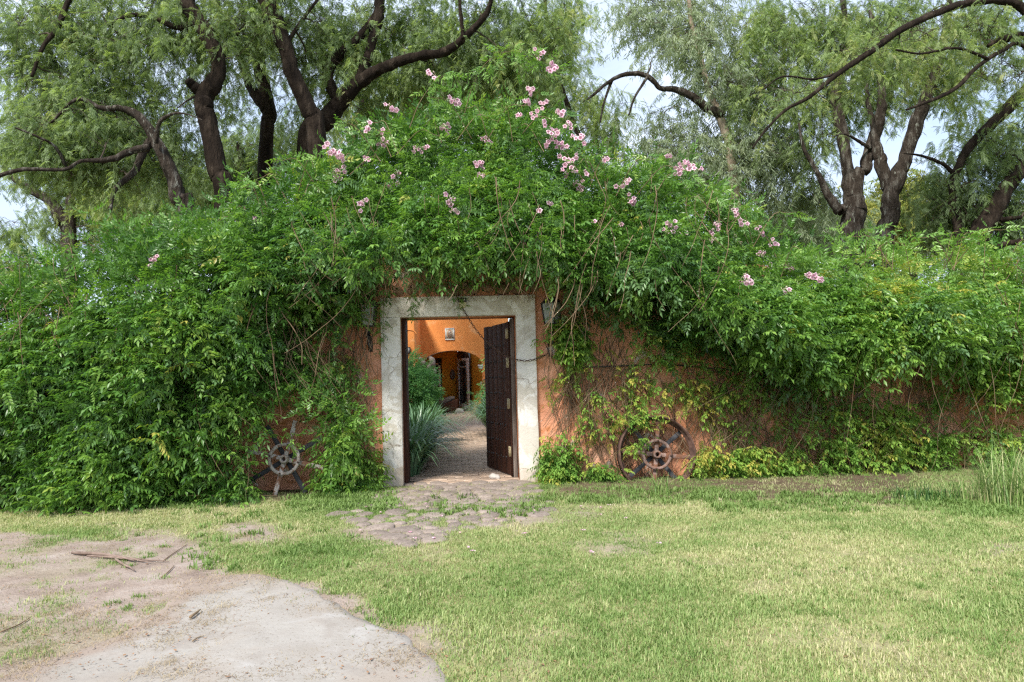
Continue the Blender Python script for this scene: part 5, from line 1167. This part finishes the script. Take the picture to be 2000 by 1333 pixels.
tree('pepper_tree', 'spreading pepper tree whose long limb reaches right above the vine mound', 'tree',
     [(16.6, 15.4, [(600, 310, 46), (635, 240, 44), (668, 195, 36), (715, 152, 28), (760, 128, 24), (810, 112, 21), (865, 102, 20), (905, 75, 16), (948, 30, 13), (962, -10, 9)]),
      (16.4, 16.8, [(665, 200, 26), (640, 150, 26), (660, 110, 22), (700, 75, 20), (738, 20, 17), (742, -60, 14)]),
      (16.2, 17.0, [(700, 160, 20), (722, 100, 22), (738, 40, 24), (742, -20, 22), (745, -120, 16)]),
      (15.6, 15.4, [(905, 76, 9), (900, 30, 8), (897, -10, 7)]),
      (16, 16.6, [(735, 140, 8), (780, 112, 6), (835, 120, 4)])],
     [(700, 50, 16.8, 120, 80, 1.3, 40), (830, 70, 16.4, 110, 90, 1.2, 44), (970, 60, 16, 130, 80, 1.2, 52), (1050, 80, 16.2, 80, 70, 1, 26), (900, 160, 16.5, 110, 50, 1, 22), (1020, 190, 17, 100, 70, 1, 30), (780, 190, 17, 120, 60, 1, 26), (900, -110, 16.2, 260, 80, 1.5, 40)], PR['spray'] * 2 + PR['pepper'][:3], per=9, seed=3, tint=(.25, .85))
tree('pepper_tree', 'straight shaded pepper trunk standing between the two darker leaning trunks', 'tree',
     [(17.6, 17.8, [(518, 310, 32), (525, 225, 30), (510, 140, 28), (505, 60, 26), (514, 0, 26), (520, -120, 20)]),
      (17.6, 18.2, [(518, 215, 24), (490, 170, 22), (465, 100, 18), (440, 55, 12), (425, 0, 8)])],
     [(480, 60, 18, 110, 90, 1, 26), (470, 170, 18.5, 90, 70, 1, 18), (590, 240, 18.5, 60, 50, .8, 6)], PR['spray'] * 2 + PR['pepper'][:3], per=8, seed=4, tint=(.1, .6))
tree('pepper_tree', 'low crooked pepper tree bending left over the vine at far left', 'tree',
     [(14.2, 13.6, [(365, 430, 40), (350, 390, 36), (332, 330, 30), (302, 272, 26), (270, 228, 20), (235, 212, 15), (200, 212, 12), (150, 195, 8), (100, 240, 5)]),
      (14.0, 13.5, [(298, 272, 20), (278, 300, 17), (262, 335, 15), (225, 370, 11), (215, 410, 8)]),
      (13.8, 13.2, [(305, 280, 10), (312, 240, 9), (340, 222, 6), (370, 225, 3), (395, 235, 2)]),
      (13.6, 12.8, [(290, 288, 17), (250, 298, 15), (215, 312, 13), (160, 315, 8), (130, 330, 8), (90, 332, 8), (40, 332, 9), (-20, 350, 9)]),
      (13.6, 13, [(130, 330, 8), (110, 290, 7), (80, 270, 5), (30, 250, 4)])],
     [(150, 260, 13.6, 130, 60, 1, 46), (60, 270, 13.2, 70, 50, .8, 16), (240, 290, 14, 90, 55, .9, 24), (330, 300, 14.6, 80, 60, .9, 20), (140, 330, 13.6, 110, 30, .8, 14)], PR['spray'] * 2 + PR['pepper'][:3], per=8, seed=5, bark='bark_grey')
tree('hazy_tree', 'pale broad tree standing far off behind the low crooked one at the left edge', 'tree',
     [(25, 25, [(135, 480, 30), (120, 430, 30), (100, 395, 24), (60, 370, 18), (20, 345, 12)]), (25, 25, [(138, 430, 20), (140, 380, 14), (135, 330, 9)])],
     [(200, 420, 25, 120, 50, 1.5, 60), (270, 370, 25.5, 90, 60, 1.5, 44), (60, 310, 25, 80, 36, 1.5, 26), (170, 350, 25.5, 90, 45, 1.5, 26), (20, 455, 25, 70, 30, 1.2, 16), (40, 520, 25, 90, 26, 1.5, 36), (330, 420, 26, 80, 40, 1.5, 40)], PR['spray'] + PR['pepper'], bark='bark_grey', per=6, seed=6, scl=(1.1, 1.8), tint=(.4, 1), strand_jit=.45)
SPY = PR['spray'] * 2 + PR['pepper'][:3]; MIX = PR['spray'] + PR['pepper']
EU = PR['euc']
tree('eucalyptus_tree', 'pale grey-green eucalyptus with a peeling trunk right of the flower mound', 'tree',
     [(19, 19.5, [(1442, 460, 22), (1438, 400, 22), (1432, 340, 20), (1420, 270, 18), (1400, 215, 17), (1385, 180, 14), (1370, 120, 11), (1350, 40, 10), (1340, -60, 8)]),
      (19.2, 18.6, [(1412, 225, 22), (1380, 210, 19), (1350, 188, 17), (1315, 175, 14), (1290, 172, 11), (1262, 148, 11), (1225, 145, 10), (1190, 160, 8), (1160, 185, 6), (1140, 200, 4)]),
      (18.8, 18.6, [(1265, 150, 7), (1240, 190, 5), (1228, 225, 4)]), (18.8, 18.6, [(1195, 158, 7), (1180, 200, 5), (1172, 240, 4)])],
     [(1340, 60, 19, 130, 80, 1.5, 80), (1420, 150, 19, 120, 90, 1.5, 80), (1490, 290, 18.8, 100, 80, 1.4, 80), (1390, 330, 19, 110, 60, 1.3, 66), (1290, 300, 19, 60, 50, 1, 26), (1270, 30, 19.2, 60, 60, 1.2, 26), (1330, 250, 19.2, 90, 60, 1.2, 36), (1560, 380, 19, 70, 60, 1.2, 40), (1460, 400, 19.4, 60, 40, 1, 14), (1360, -110, 19, 240, 80, 1.5, 46)], EU, bark='bark_pale', bark2='bark_grey', per=5, seed=7, tint=(.1, .9))
tree('pepper_tree', 'wispy hanging pepper foliage on a thin trunk in the gap right of the mound', 'tree',
     [(21, 20.6, [(1135, 330, 12), (1120, 240, 11), (1090, 150, 9), (1070, 60, 8), (1060, -60, 7)])],
     [(1110, 40, 20.8, 50, 70, 1, 22), (1090, 140, 21, 60, 70, 1, 28), (1180, 210, 20.8, 55, 40, .8, 18), (1160, 270, 21, 45, 40, .8, 14)], PP, per=5, seed=8, tint=(.3, .9), scl=(1, 1.5))
tree('twin_trunk_tree', 'forked double trunk tree behind the right vine, lichen spotted bark', 'tree',
     [(17.4, 17.8, [(1668, 500, 56), (1665, 440, 50), (1668, 390, 44), (1655, 330, 26), (1645, 260, 26), (1632, 190, 24), (1645, 140, 18), (1650, 60, 14), (1640, -60, 10)]),
      (17.4, 17.2, [(1672, 390, 28), (1690, 330, 26), (1702, 285, 26), (1718, 235, 24), (1722, 180, 18), (1712, 100, 13), (1700, 20, 10)]),
      (17.4, 17.0, [(1660, 450, 26), (1635, 410, 22), (1612, 370, 16), (1595, 335, 11), (1570, 290, 8), (1560, 240, 4)]),
      (16.9, 16.6, [(1728, 500, 42), (1736, 430, 38), (1742, 380, 36), (1768, 310, 30), (1790, 240, 30), (1806, 200, 28), (1830, 130, 20), (1850, 40, 14), (1860, -60, 10)]),
      (17.0, 17.2, [(1735, 370, 28), (1722, 320, 28), (1712, 285, 20), (1706, 250, 14), (1694, 190, 10), (1690, 120, 5)]),
      (17.2, 16.6, [(1700, 290, 9), (1675, 275, 7), (1650, 262, 4), (1625, 268, 2)])],
     [(1640, 60, 17.4, 150, 70, 1.4, 64), (1740, 60, 17, 120, 80, 1.3, 46), (1510, 40, 18, 60, 60, 1.1, 22), (1900, 260, 18, 80, 40, 1.0, 16), (1470, 170, 18, 50, 60, 1, 14), (1600, 170, 17.6, 90, 60, 1.2, 30), (1760, 170, 17.4, 90, 40, 1.2, 24), (1580, 250, 17.8, 70, 50, 1, 20), (1860, 140, 17, 90, 70, 1.2, 34), (1540, 90, 17.6, 80, 70, 1.2, 30), (1650, 200, 17.8, 60, 50, 1, 14), (1720, -120, 17, 260, 80, 1.5, 40)], MIX, bark='bark_grey', per=6, seed=9, tint=(.3, .95))
tree('pepper_tree', 'pepper tree at the right edge sending a long thin bough down leftwards', 'tree',
     [(14.0, 14.0, [(2080, 480, 40), (2085, 300, 36), (2070, 150, 30), (2040, 80, 26), (2000, 70, 20), (1960, 78, 18), (1930, 90, 10)]),
      (14.0, 13.0, [(2060, 120, 24), (2000, 20, 20), (1950, 2, 18), (1900, 5, 17), (1850, 18, 16), (1800, 38, 15), (1745, 68, 15), (1700, 102, 14), (1640, 142, 11), (1580, 190, 9), (1535, 215, 7), (1495, 255, 5), (1470, 290, 4)]),
      (13.4, 13.2, [(1640, 142, 6), (1590, 155, 5), (1530, 150, 4), (1490, 175, 3)]),
      (14, 13.2, [(2075, 200, 16), (2000, 92, 8), (1960, 98, 9), (1910, 130, 9), (1870, 170, 9), (1830, 192, 8), (1770, 215, 5)]),
      (13.6, 13.2, [(1930, 115, 7), (1870, 95, 6), (1800, 105, 5), (1750, 98, 4)])],
     [(1900, 40, 13.8, 110, 50, 1, 44), (1780, 90, 13.4, 100, 45, .9, 30), (1670, 120, 13.4, 80, 35, .8, 18), (1960, 140, 13.8, 60, 50, .8, 16), (1560, 190, 13.2, 60, 30, .6, 10), (2000, -60, 14, 200, 70, 1.2, 26)], MIX, per=5, seed=10, tint=(.4, 1), scl=(.6, 1.0))
tree('dark_leaning_tree', 'thick dark tree leaning right at the far right edge above the vine', 'tree',
     [(15.6, 15.6, [(1880, 530, 54), (1900, 480, 48), (1930, 430, 42), (1965, 370, 34), (2000, 325, 30), (2060, 260, 26), (2120, 150, 20)]),
      (15.8, 16.4, [(1870, 520, 26), (1872, 450, 22), (1862, 380, 20), (1870, 330, 18), (1900, 280, 20), (1945, 235, 24), (2000, 180, 26), (2070, 110, 24)]),
      (15.4, 15.0, [(1890, 520, 16), (1925, 490, 14), (1960, 478, 12), (2010, 468, 12)]), (15.6, 15.4, [(1925, 445, 14), (1960, 430, 12), (1995, 425, 8)]),
      (16, 15.8, [(1868, 345, 10), (1840, 320, 8), (1800, 305, 6), (1765, 300, 2)])],
     [(1900, 380, 15.6, 70, 60, 1, 34), (1960, 300, 15.8, 80, 60, 1.1, 34), (1970, 410, 15.4, 70, 40, .9, 26), (1850, 420, 16, 50, 60, .9, 22), (1830, 340, 16.2, 50, 40, .8, 12), (2040, 220, 16, 70, 80, 1, 16), (1920, 450, 15.8, 60, 30, .8, 14)], MIX, per=6, seed=11, tint=(.0, .55))
FA = PR['far']
tree('far_tree', 'yellow-green tree glimpsed behind the twin trunks', 'tree', [(27, 27, [(1780, 500, 20), (1782, 430, 16), (1778, 370, 10)])],
     [(1770, 400, 27, 80, 60, 1.8, 90), (1700, 450, 27, 70, 40, 1.5, 60), (1820, 460, 27, 70, 40, 1.5, 50)], FA, per=5, seed=12, tint=(.45, 1), scl=(1.0, 1.6), strand_jit=.45)
tree('far_tree', 'bushy grey-green tree behind the eucalyptus, above the fading pink blossoms', 'tree', [(24, 24, [(1560, 500, 18), (1562, 440, 14), (1556, 400, 10)])],
     [(1560, 440, 24, 90, 45, 1.5, 110), (1470, 440, 24, 60, 35, 1.2, 40), (1630, 450, 24, 60, 40, 1.2, 50), (1920, 480, 24, 90, 25, 1.2, 40)], EU, per=5, seed=13, tint=(.0, .6), scl=(1.0, 1.6), strand_jit=.4)
tree('far_tree', 'dull olive tree filling the gap behind the left leaning trunks', 'tree', [(22, 22, [(470, 420, 20), (472, 340, 16), (466, 280, 10)])],
     [(480, 310, 22, 90, 60, 1.5, 60), (400, 350, 22.5, 80, 40, 1.2, 44), (570, 260, 22, 60, 60, 1.2, 16), (250, 260, 23, 120, 60, 1.5, 30)], PP, per=5, seed=14, tint=(.0, .6), scl=(1.0, 1.6), strand_jit=.4)
tree('far_tree', 'soft green weeping tree behind the long limb of the spreading pepper tree', 'tree', [(23, 23, [(690, 330, 20), (700, 230, 16), (740, 140, 10)])],
     [(820, 200, 23, 130, 70, 1.5, 90), (960, 150, 23, 120, 80, 1.5, 90), (700, 230, 23, 80, 60, 1.2, 34), (700, 100, 23, 100, 80, 1.5, 30), (1050, 210, 23, 70, 60, 1.2, 36)], PP, per=5, seed=15, tint=(.5, 1), scl=(1.1, 1.7), strand_jit=.45)

# ================================================================== GRASS AND LITTER
def in_poly(x, y, poly):
    c = np.zeros(len(x), bool); n = len(poly); j = n - 1
    for i in range(n):
        xi, yi = poly[i]; xj, yj = poly[j]
        m_ = ((yi > y) != (yj > y)) & (x < (xj - xi) * (y - yi) / (yj - yi + 1e-12) + xi); c ^= m_; j = i
    return c
NG = 60000
gy = 3.0 + (10.4 - 3.0) * RNG.random(NG) ** .85; gx = RNG.uniform(-1, 1, NG) * (gy * .80 + .6)
dt, so_, dr, px_, py_ = ground_masks(gx, gy)
prob = np.clip(1.0 - dt * 1.12, .0, 1) * np.clip(.55 + 1.6 * (fbm(gx * 3, gy * 3, 61, 3) - .38), .25, 1) * (1 - so_ * .85) + .018
inp = in_poly(gx, gy, pp * 1.0); wall_d = (gx - WO.x) * WN.x + (gy - WO.y) * WN.y
prob[inp] = 0; prob[wall_d < .12] = 0
k = RNG.random(NG) < prob; gx, gy, dr_, dt_ = gx[k], gy[k], dr[k], dt[k]
tn = np.clip(.15 + .58 * dr_ + RNG.normal(0, .16, len(gx)), 0, 1); ps = np.column_stack([gx, gy, gz(gx, gy)])
print('grass', len(gx))
sc_ = RNG.uniform(.6, 1.25, len(gx)) * np.where((fbm(gx * 5, gy * 5, 66, 2) > .60) , 1.5, 1.0) * np.where(dt_ > .5, .9, 1.0)
g_ = scatter('grass', PR['grass'], ps, [Quaternion((0, 0, 1), a) for a in RNG.uniform(0, 6.28, len(gx))], sc_, tn); g_['kind'] = 'stuff'; g_['label'] = 'short patchy green and straw coloured grass'
lw = []
for _ in range(1500):
    q = G(random.uniform(200, 2000), 985 + 348 * random.random() ** 1.5)
    if float(fbm(q.x * 2.2, q.y * 2.2, 47, 3)) > .53 and not in_poly(np.array([q.x]), np.array([q.y]), pp)[0]: lw.append((q.x, q.y, float(gz(q.x, q.y))))
o = scatter('lawn_weeds', PR['weed'], lw, [Quaternion((0, 0, 1), random.uniform(0, 6)) for _ in lw], RNG.uniform(.35, .8, len(lw)), RNG.uniform(0, .45, len(lw))); o['kind'] = 'stuff'; o['label'] = 'small broad leaved weeds dotted through the lawn'
mb = MB(); 
for _ in range(520):
    px = random.uniform(0, 1000); q = G(px, random.uniform(1035, 1333)); dd_ = ground_masks(np.array([q.x]), np.array([q.y]))[0][0]
    if dd_ < .4: continue
    r_ = random.choice((.003, .004, .006, .009)) * random.uniform(.7, 1.3); z_ = float(gz(q.x, q.y)) + (.02 if in_poly(np.array([q.x]), np.array([q.y]), pp)[0] else 0); o3 = [(q.x + r_ * random.uniform(.7, 1.3) * math.cos(a), q.y + r_ * random.uniform(.7, 1.2) * math.sin(a), z_ - .002) for a in (0, 1.3, 2.5, 3.8, 5.0)]
    mb.add(o3 + [(q.x, q.y, z_ + r_ * .7)], T=[(j, (j + 1) % 5, 5) for j in range(5)])
o = put('gravel', mb.mesh('gravel', M['cobble'])); o['kind'] = 'stuff'; o['label'] = 'loose small pebbles on the bare earth and concrete'
# leafy weeds at the wall foot and cobble edges
wp = []; wt = []
for (x0, x1, y0, y1, n) in [(640, 770, 965, 1000, 220), (0, 460, 972, 996, 240), (560, 700, 968, 1000, 90), (1050, 1400, 955, 985, 130), (1400, 1900, 962, 1000, 240), (820, 1080, 975, 1010, 50), (380, 700, 1000, 1120, 60), (1850, 2000, 985, 1010, 80)]:
    for _ in range(n):
        q = G(random.uniform(x0, x1), random.uniform(y0, y1))
        if (q - WO).dot(WN) > .1: wp.append((q.x, q.y, float(gz(q.x, q.y)))); wt.append(random.uniform(0, .35))
o = scatter('weeds', PR['weed'], wp, [Quaternion((0, 0, 1), random.uniform(0, 6)) for _ in wp], RNG.uniform(.4, 1.8, len(wp)), wt); o['kind'] = 'stuff'; o['label'] = 'low leafy weeds along the foot of the wall'
# straw and twig litter
lp = []
for _ in range(2600):
    a = random.random(); px, py = (random.uniform(0, 900), random.uniform(1040, 1333)) if a < .7 else (random.uniform(0, 2000), random.uniform(975, 1333))
    q = G(px, py)
    if float(fbm(q.x * 1.3, q.y * 1.3, 44, 3)) < .5: continue
    lp.append((q.x, q.y, float(gz(q.x, q.y)) + (.018 if in_poly(np.array([q.x]), np.array([q.y]), pp)[0] else .004)))
o = scatter('straw_litter', PR['straw'], lp, [Quaternion((0, 0, 1), random.uniform(0, 6)) for _ in lp], RNG.uniform(.35, .9, len(lp)), RNG.uniform(0, 1, len(lp))); o['kind'] = 'stuff'; o['label'] = 'dry straw scattered over the bare earth'
mb = MB()
for _ in range(2600):
    px, py = random.uniform(0, 1100), random.uniform(985, 1333)
    if random.random() < .6: px = random.uniform(0, 2000)
    q = G(px, py); onp = in_poly(np.array([q.x]), np.array([q.y]), pp)[0]; z = float(gz(q.x, q.y)) + (.026 if onp else .008); a = random.uniform(0, 6.3); l_ = random.uniform(.004, .013) * (1.8 if random.random() < .12 else 1); w_ = l_ * random.uniform(.12, .5)
    c, s_ = math.cos(a), math.sin(a); mb.add([(q.x - c * l_, q.y - s_ * l_, z), (q.x + s_ * w_, q.y - c * w_, z + .004), (q.x + c * l_, q.y + s_ * l_, z + .002), (q.x - s_ * w_, q.y + c * w_, z + .003)], Q=[(0, 1, 2, 3)])
o = put('dead_leaves', mb.mesh('dead_leaves', M['deadleaf'])); o['kind'] = 'stuff'; o['label'] = 'scattered dead leaflets and seed husks on the ground'
mb = MB()
for _ in range(26):
    px, py = random.choice([(random.uniform(680, 1300), random.uniform(985, 1090))]); q = G(px, py); z = float(gz(q.x, q.y)) + .03
    for j in range(3):
        a = random.uniform(0, 6.3); mb.add([(q.x, q.y, z), (q.x + .02 * math.cos(a), q.y + .02 * math.sin(a), z + .01), (q.x + .03 * math.cos(a + .6), q.y + .03 * math.sin(a + .6), z + .004), (q.x + .018 * math.cos(a + 1.2), q.y + .018 * math.sin(a + 1.2), z + .012)], Q=[(0, 1, 2, 3)], lr=random.random())
o = put('fallen_petals', mb.mesh('fallen_petals', M['petal'])); o['kind'] = 'stuff'; o['label'] = 'fallen pink petals on the grass before the gate'
# broken palm-like bark strip on the earth
br = empty('fallen_bark', G(205, 1092), 'splintered strip of brown bark lying on the bare earth at left', 'bark strip'); random.seed(2)
for (pa, pb, w_) in (((140, 1084), (262, 1099), .016), ((150, 1082), (330, 1100), .009), ((225, 1096), (262, 1118), .012), ((170, 1090), (300, 1102), .010)):
    a, b = G(*pa), G(*pb); m_ = a.lerp(b, .5) + Vector((random.uniform(-.05, .05), random.uniform(-.03, .03), 0)); c = curve_pts([a, m_, b], 10); c[:, 2] = gz(c[:, 0], c[:, 1]) + w_ + .006 + np.array([random.uniform(0, .008) for _ in range(10)]); mb = MB(); mb.tube(c, w_ * (1 - np.linspace(-.6, 1, 10) ** 2 * .75), 5, jit=.3, seed=3); put('splinter', mb.mesh('splinter', M['splinter']), br)
tw = [((318, 1097), (365, 1066), 'thin dry twig beside the bark strip, pointing at the grass', .005), ((315, 1130), (340, 1107), 'short dry twig at the edge of the concrete', .006), ((372, 1213), (391, 1198), 'stubby brown stick lying on the concrete', .011), ((376, 1258), (398, 1247), 'small curved twig on the middle of the concrete', .005), ((0, 1236), (60, 1206), 'long straw coloured twig at the left edge of the earth', .006), ((1560, 958), (1610, 975), 'pale dry cane at the foot of the right vine', .006)]
for a, b, lab, w_ in tw:
    p, q = G(*a), G(*b); c = curve_pts([p, p.lerp(q, .5) + Vector((random.uniform(-.03, .03), random.uniform(-.03, .03), 0)), q], 8); z_ = .024 if in_poly(np.array([p.x]), np.array([p.y]), pp)[0] else .004; c[:, 2] = gz(c[:, 0], c[:, 1]) + z_ + w_; mb = MB(); mb.tube(c, w_ * np.linspace(1, .5, 8), 5, jit=.3); tag(put('dry_twig', mb.mesh('dry_twig', M['vinestem'])), lab, 'twig')
# tall grass tuft, right edge
def tall_grass(q, label, n, h, r, tint_stops, seed):
    rnd = random.Random(seed); mb = MB()
    for k in range(n):
        a = rnd.uniform(0, 6.283); l_ = h * rnd.uniform(.6, 1.3); rr = rnd.random() ** .5 * r; b_ = rnd.uniform(0, 6.283); s0 = Vector((math.cos(b_) * rr, math.sin(b_) * rr, 0)); lean = rnd.uniform(.1, .9); w_ = rnd.uniform(.006, .011); d = Vector((math.cos(a), math.sin(a), 0)); s_ = Vector((-d.y, d.x, 0)); V = []; K = 7
        for i in range(K):
            t = i / (K - 1); p = s0 + d * (l_ * lean * t ** 1.8) + Vector((0, 0, l_ * (t - .45 * lean * t ** 3))); ww = w_ * (1 - t ** 2) * .5 + .0005; V += [tuple(p - s_ * ww), tuple(p + s_ * ww)]
        mb.add(V, Q=[(2 * i, 2 * i + 1, 2 * i + 3, 2 * i + 2) for i in range(K - 1)], lr=rnd.random())
    m_, nt_, b_ = newmat('tall_grass_blade'); l2 = N(nt_, 'ShaderNodeAttribute', attribute_name='lr', attribute_type='GEOMETRY'); c_ = ramp(nt_, l2.outputs['Fac'], tint_stops).outputs['Color']
    nt_.links.new(c_, b_.inputs['Base Color']); b_.inputs['Roughness'].default_value = .5; tr_ = nt_.nodes.new('ShaderNodeBsdfTranslucent'); nt_.links.new(c_, tr_.inputs[0]); mx_ = nt_.nodes.new('ShaderNodeMixShader'); mx_.inputs[0].default_value = .35
    nt_.links.new(b_.outputs[0], mx_.inputs[1]); nt_.links.new(tr_.outputs[0], mx_.inputs[2]); nt_.links.new(mx_.outputs[0], nt_.nodes['Material Output'].inputs['Surface'])
    return tag(put('tall_grass', mb.mesh('tall_grass', m_), None, Matrix.Translation(q)), label, 'grass tuft')
st = [(0, (.12, .24, .05)), (.5, (.22, .34, .09)), (.85, (.36, .42, .17)), (1, (.5, .46, .25))]
tall_grass(G(1985, 985), 'tall pale green grass tuft at the right edge below the vine', 420, .62, .36, st, 1)
tall_grass(G(1895, 978), 'smaller tuft of arching grass left of the tall pale one', 110, .28, .26, st, 2)
tall_grass(G(1288, 965), 'thin grass tuft growing at the foot of the rusty rimmed wheel', 60, .28, .12, st, 3)
tall_grass(G(1808, 975), 'dark green weed tuft under the right vine', 160, .18, .35, [(0, (.03, .09, .02)), (1, (.09, .19, .04))], 4)
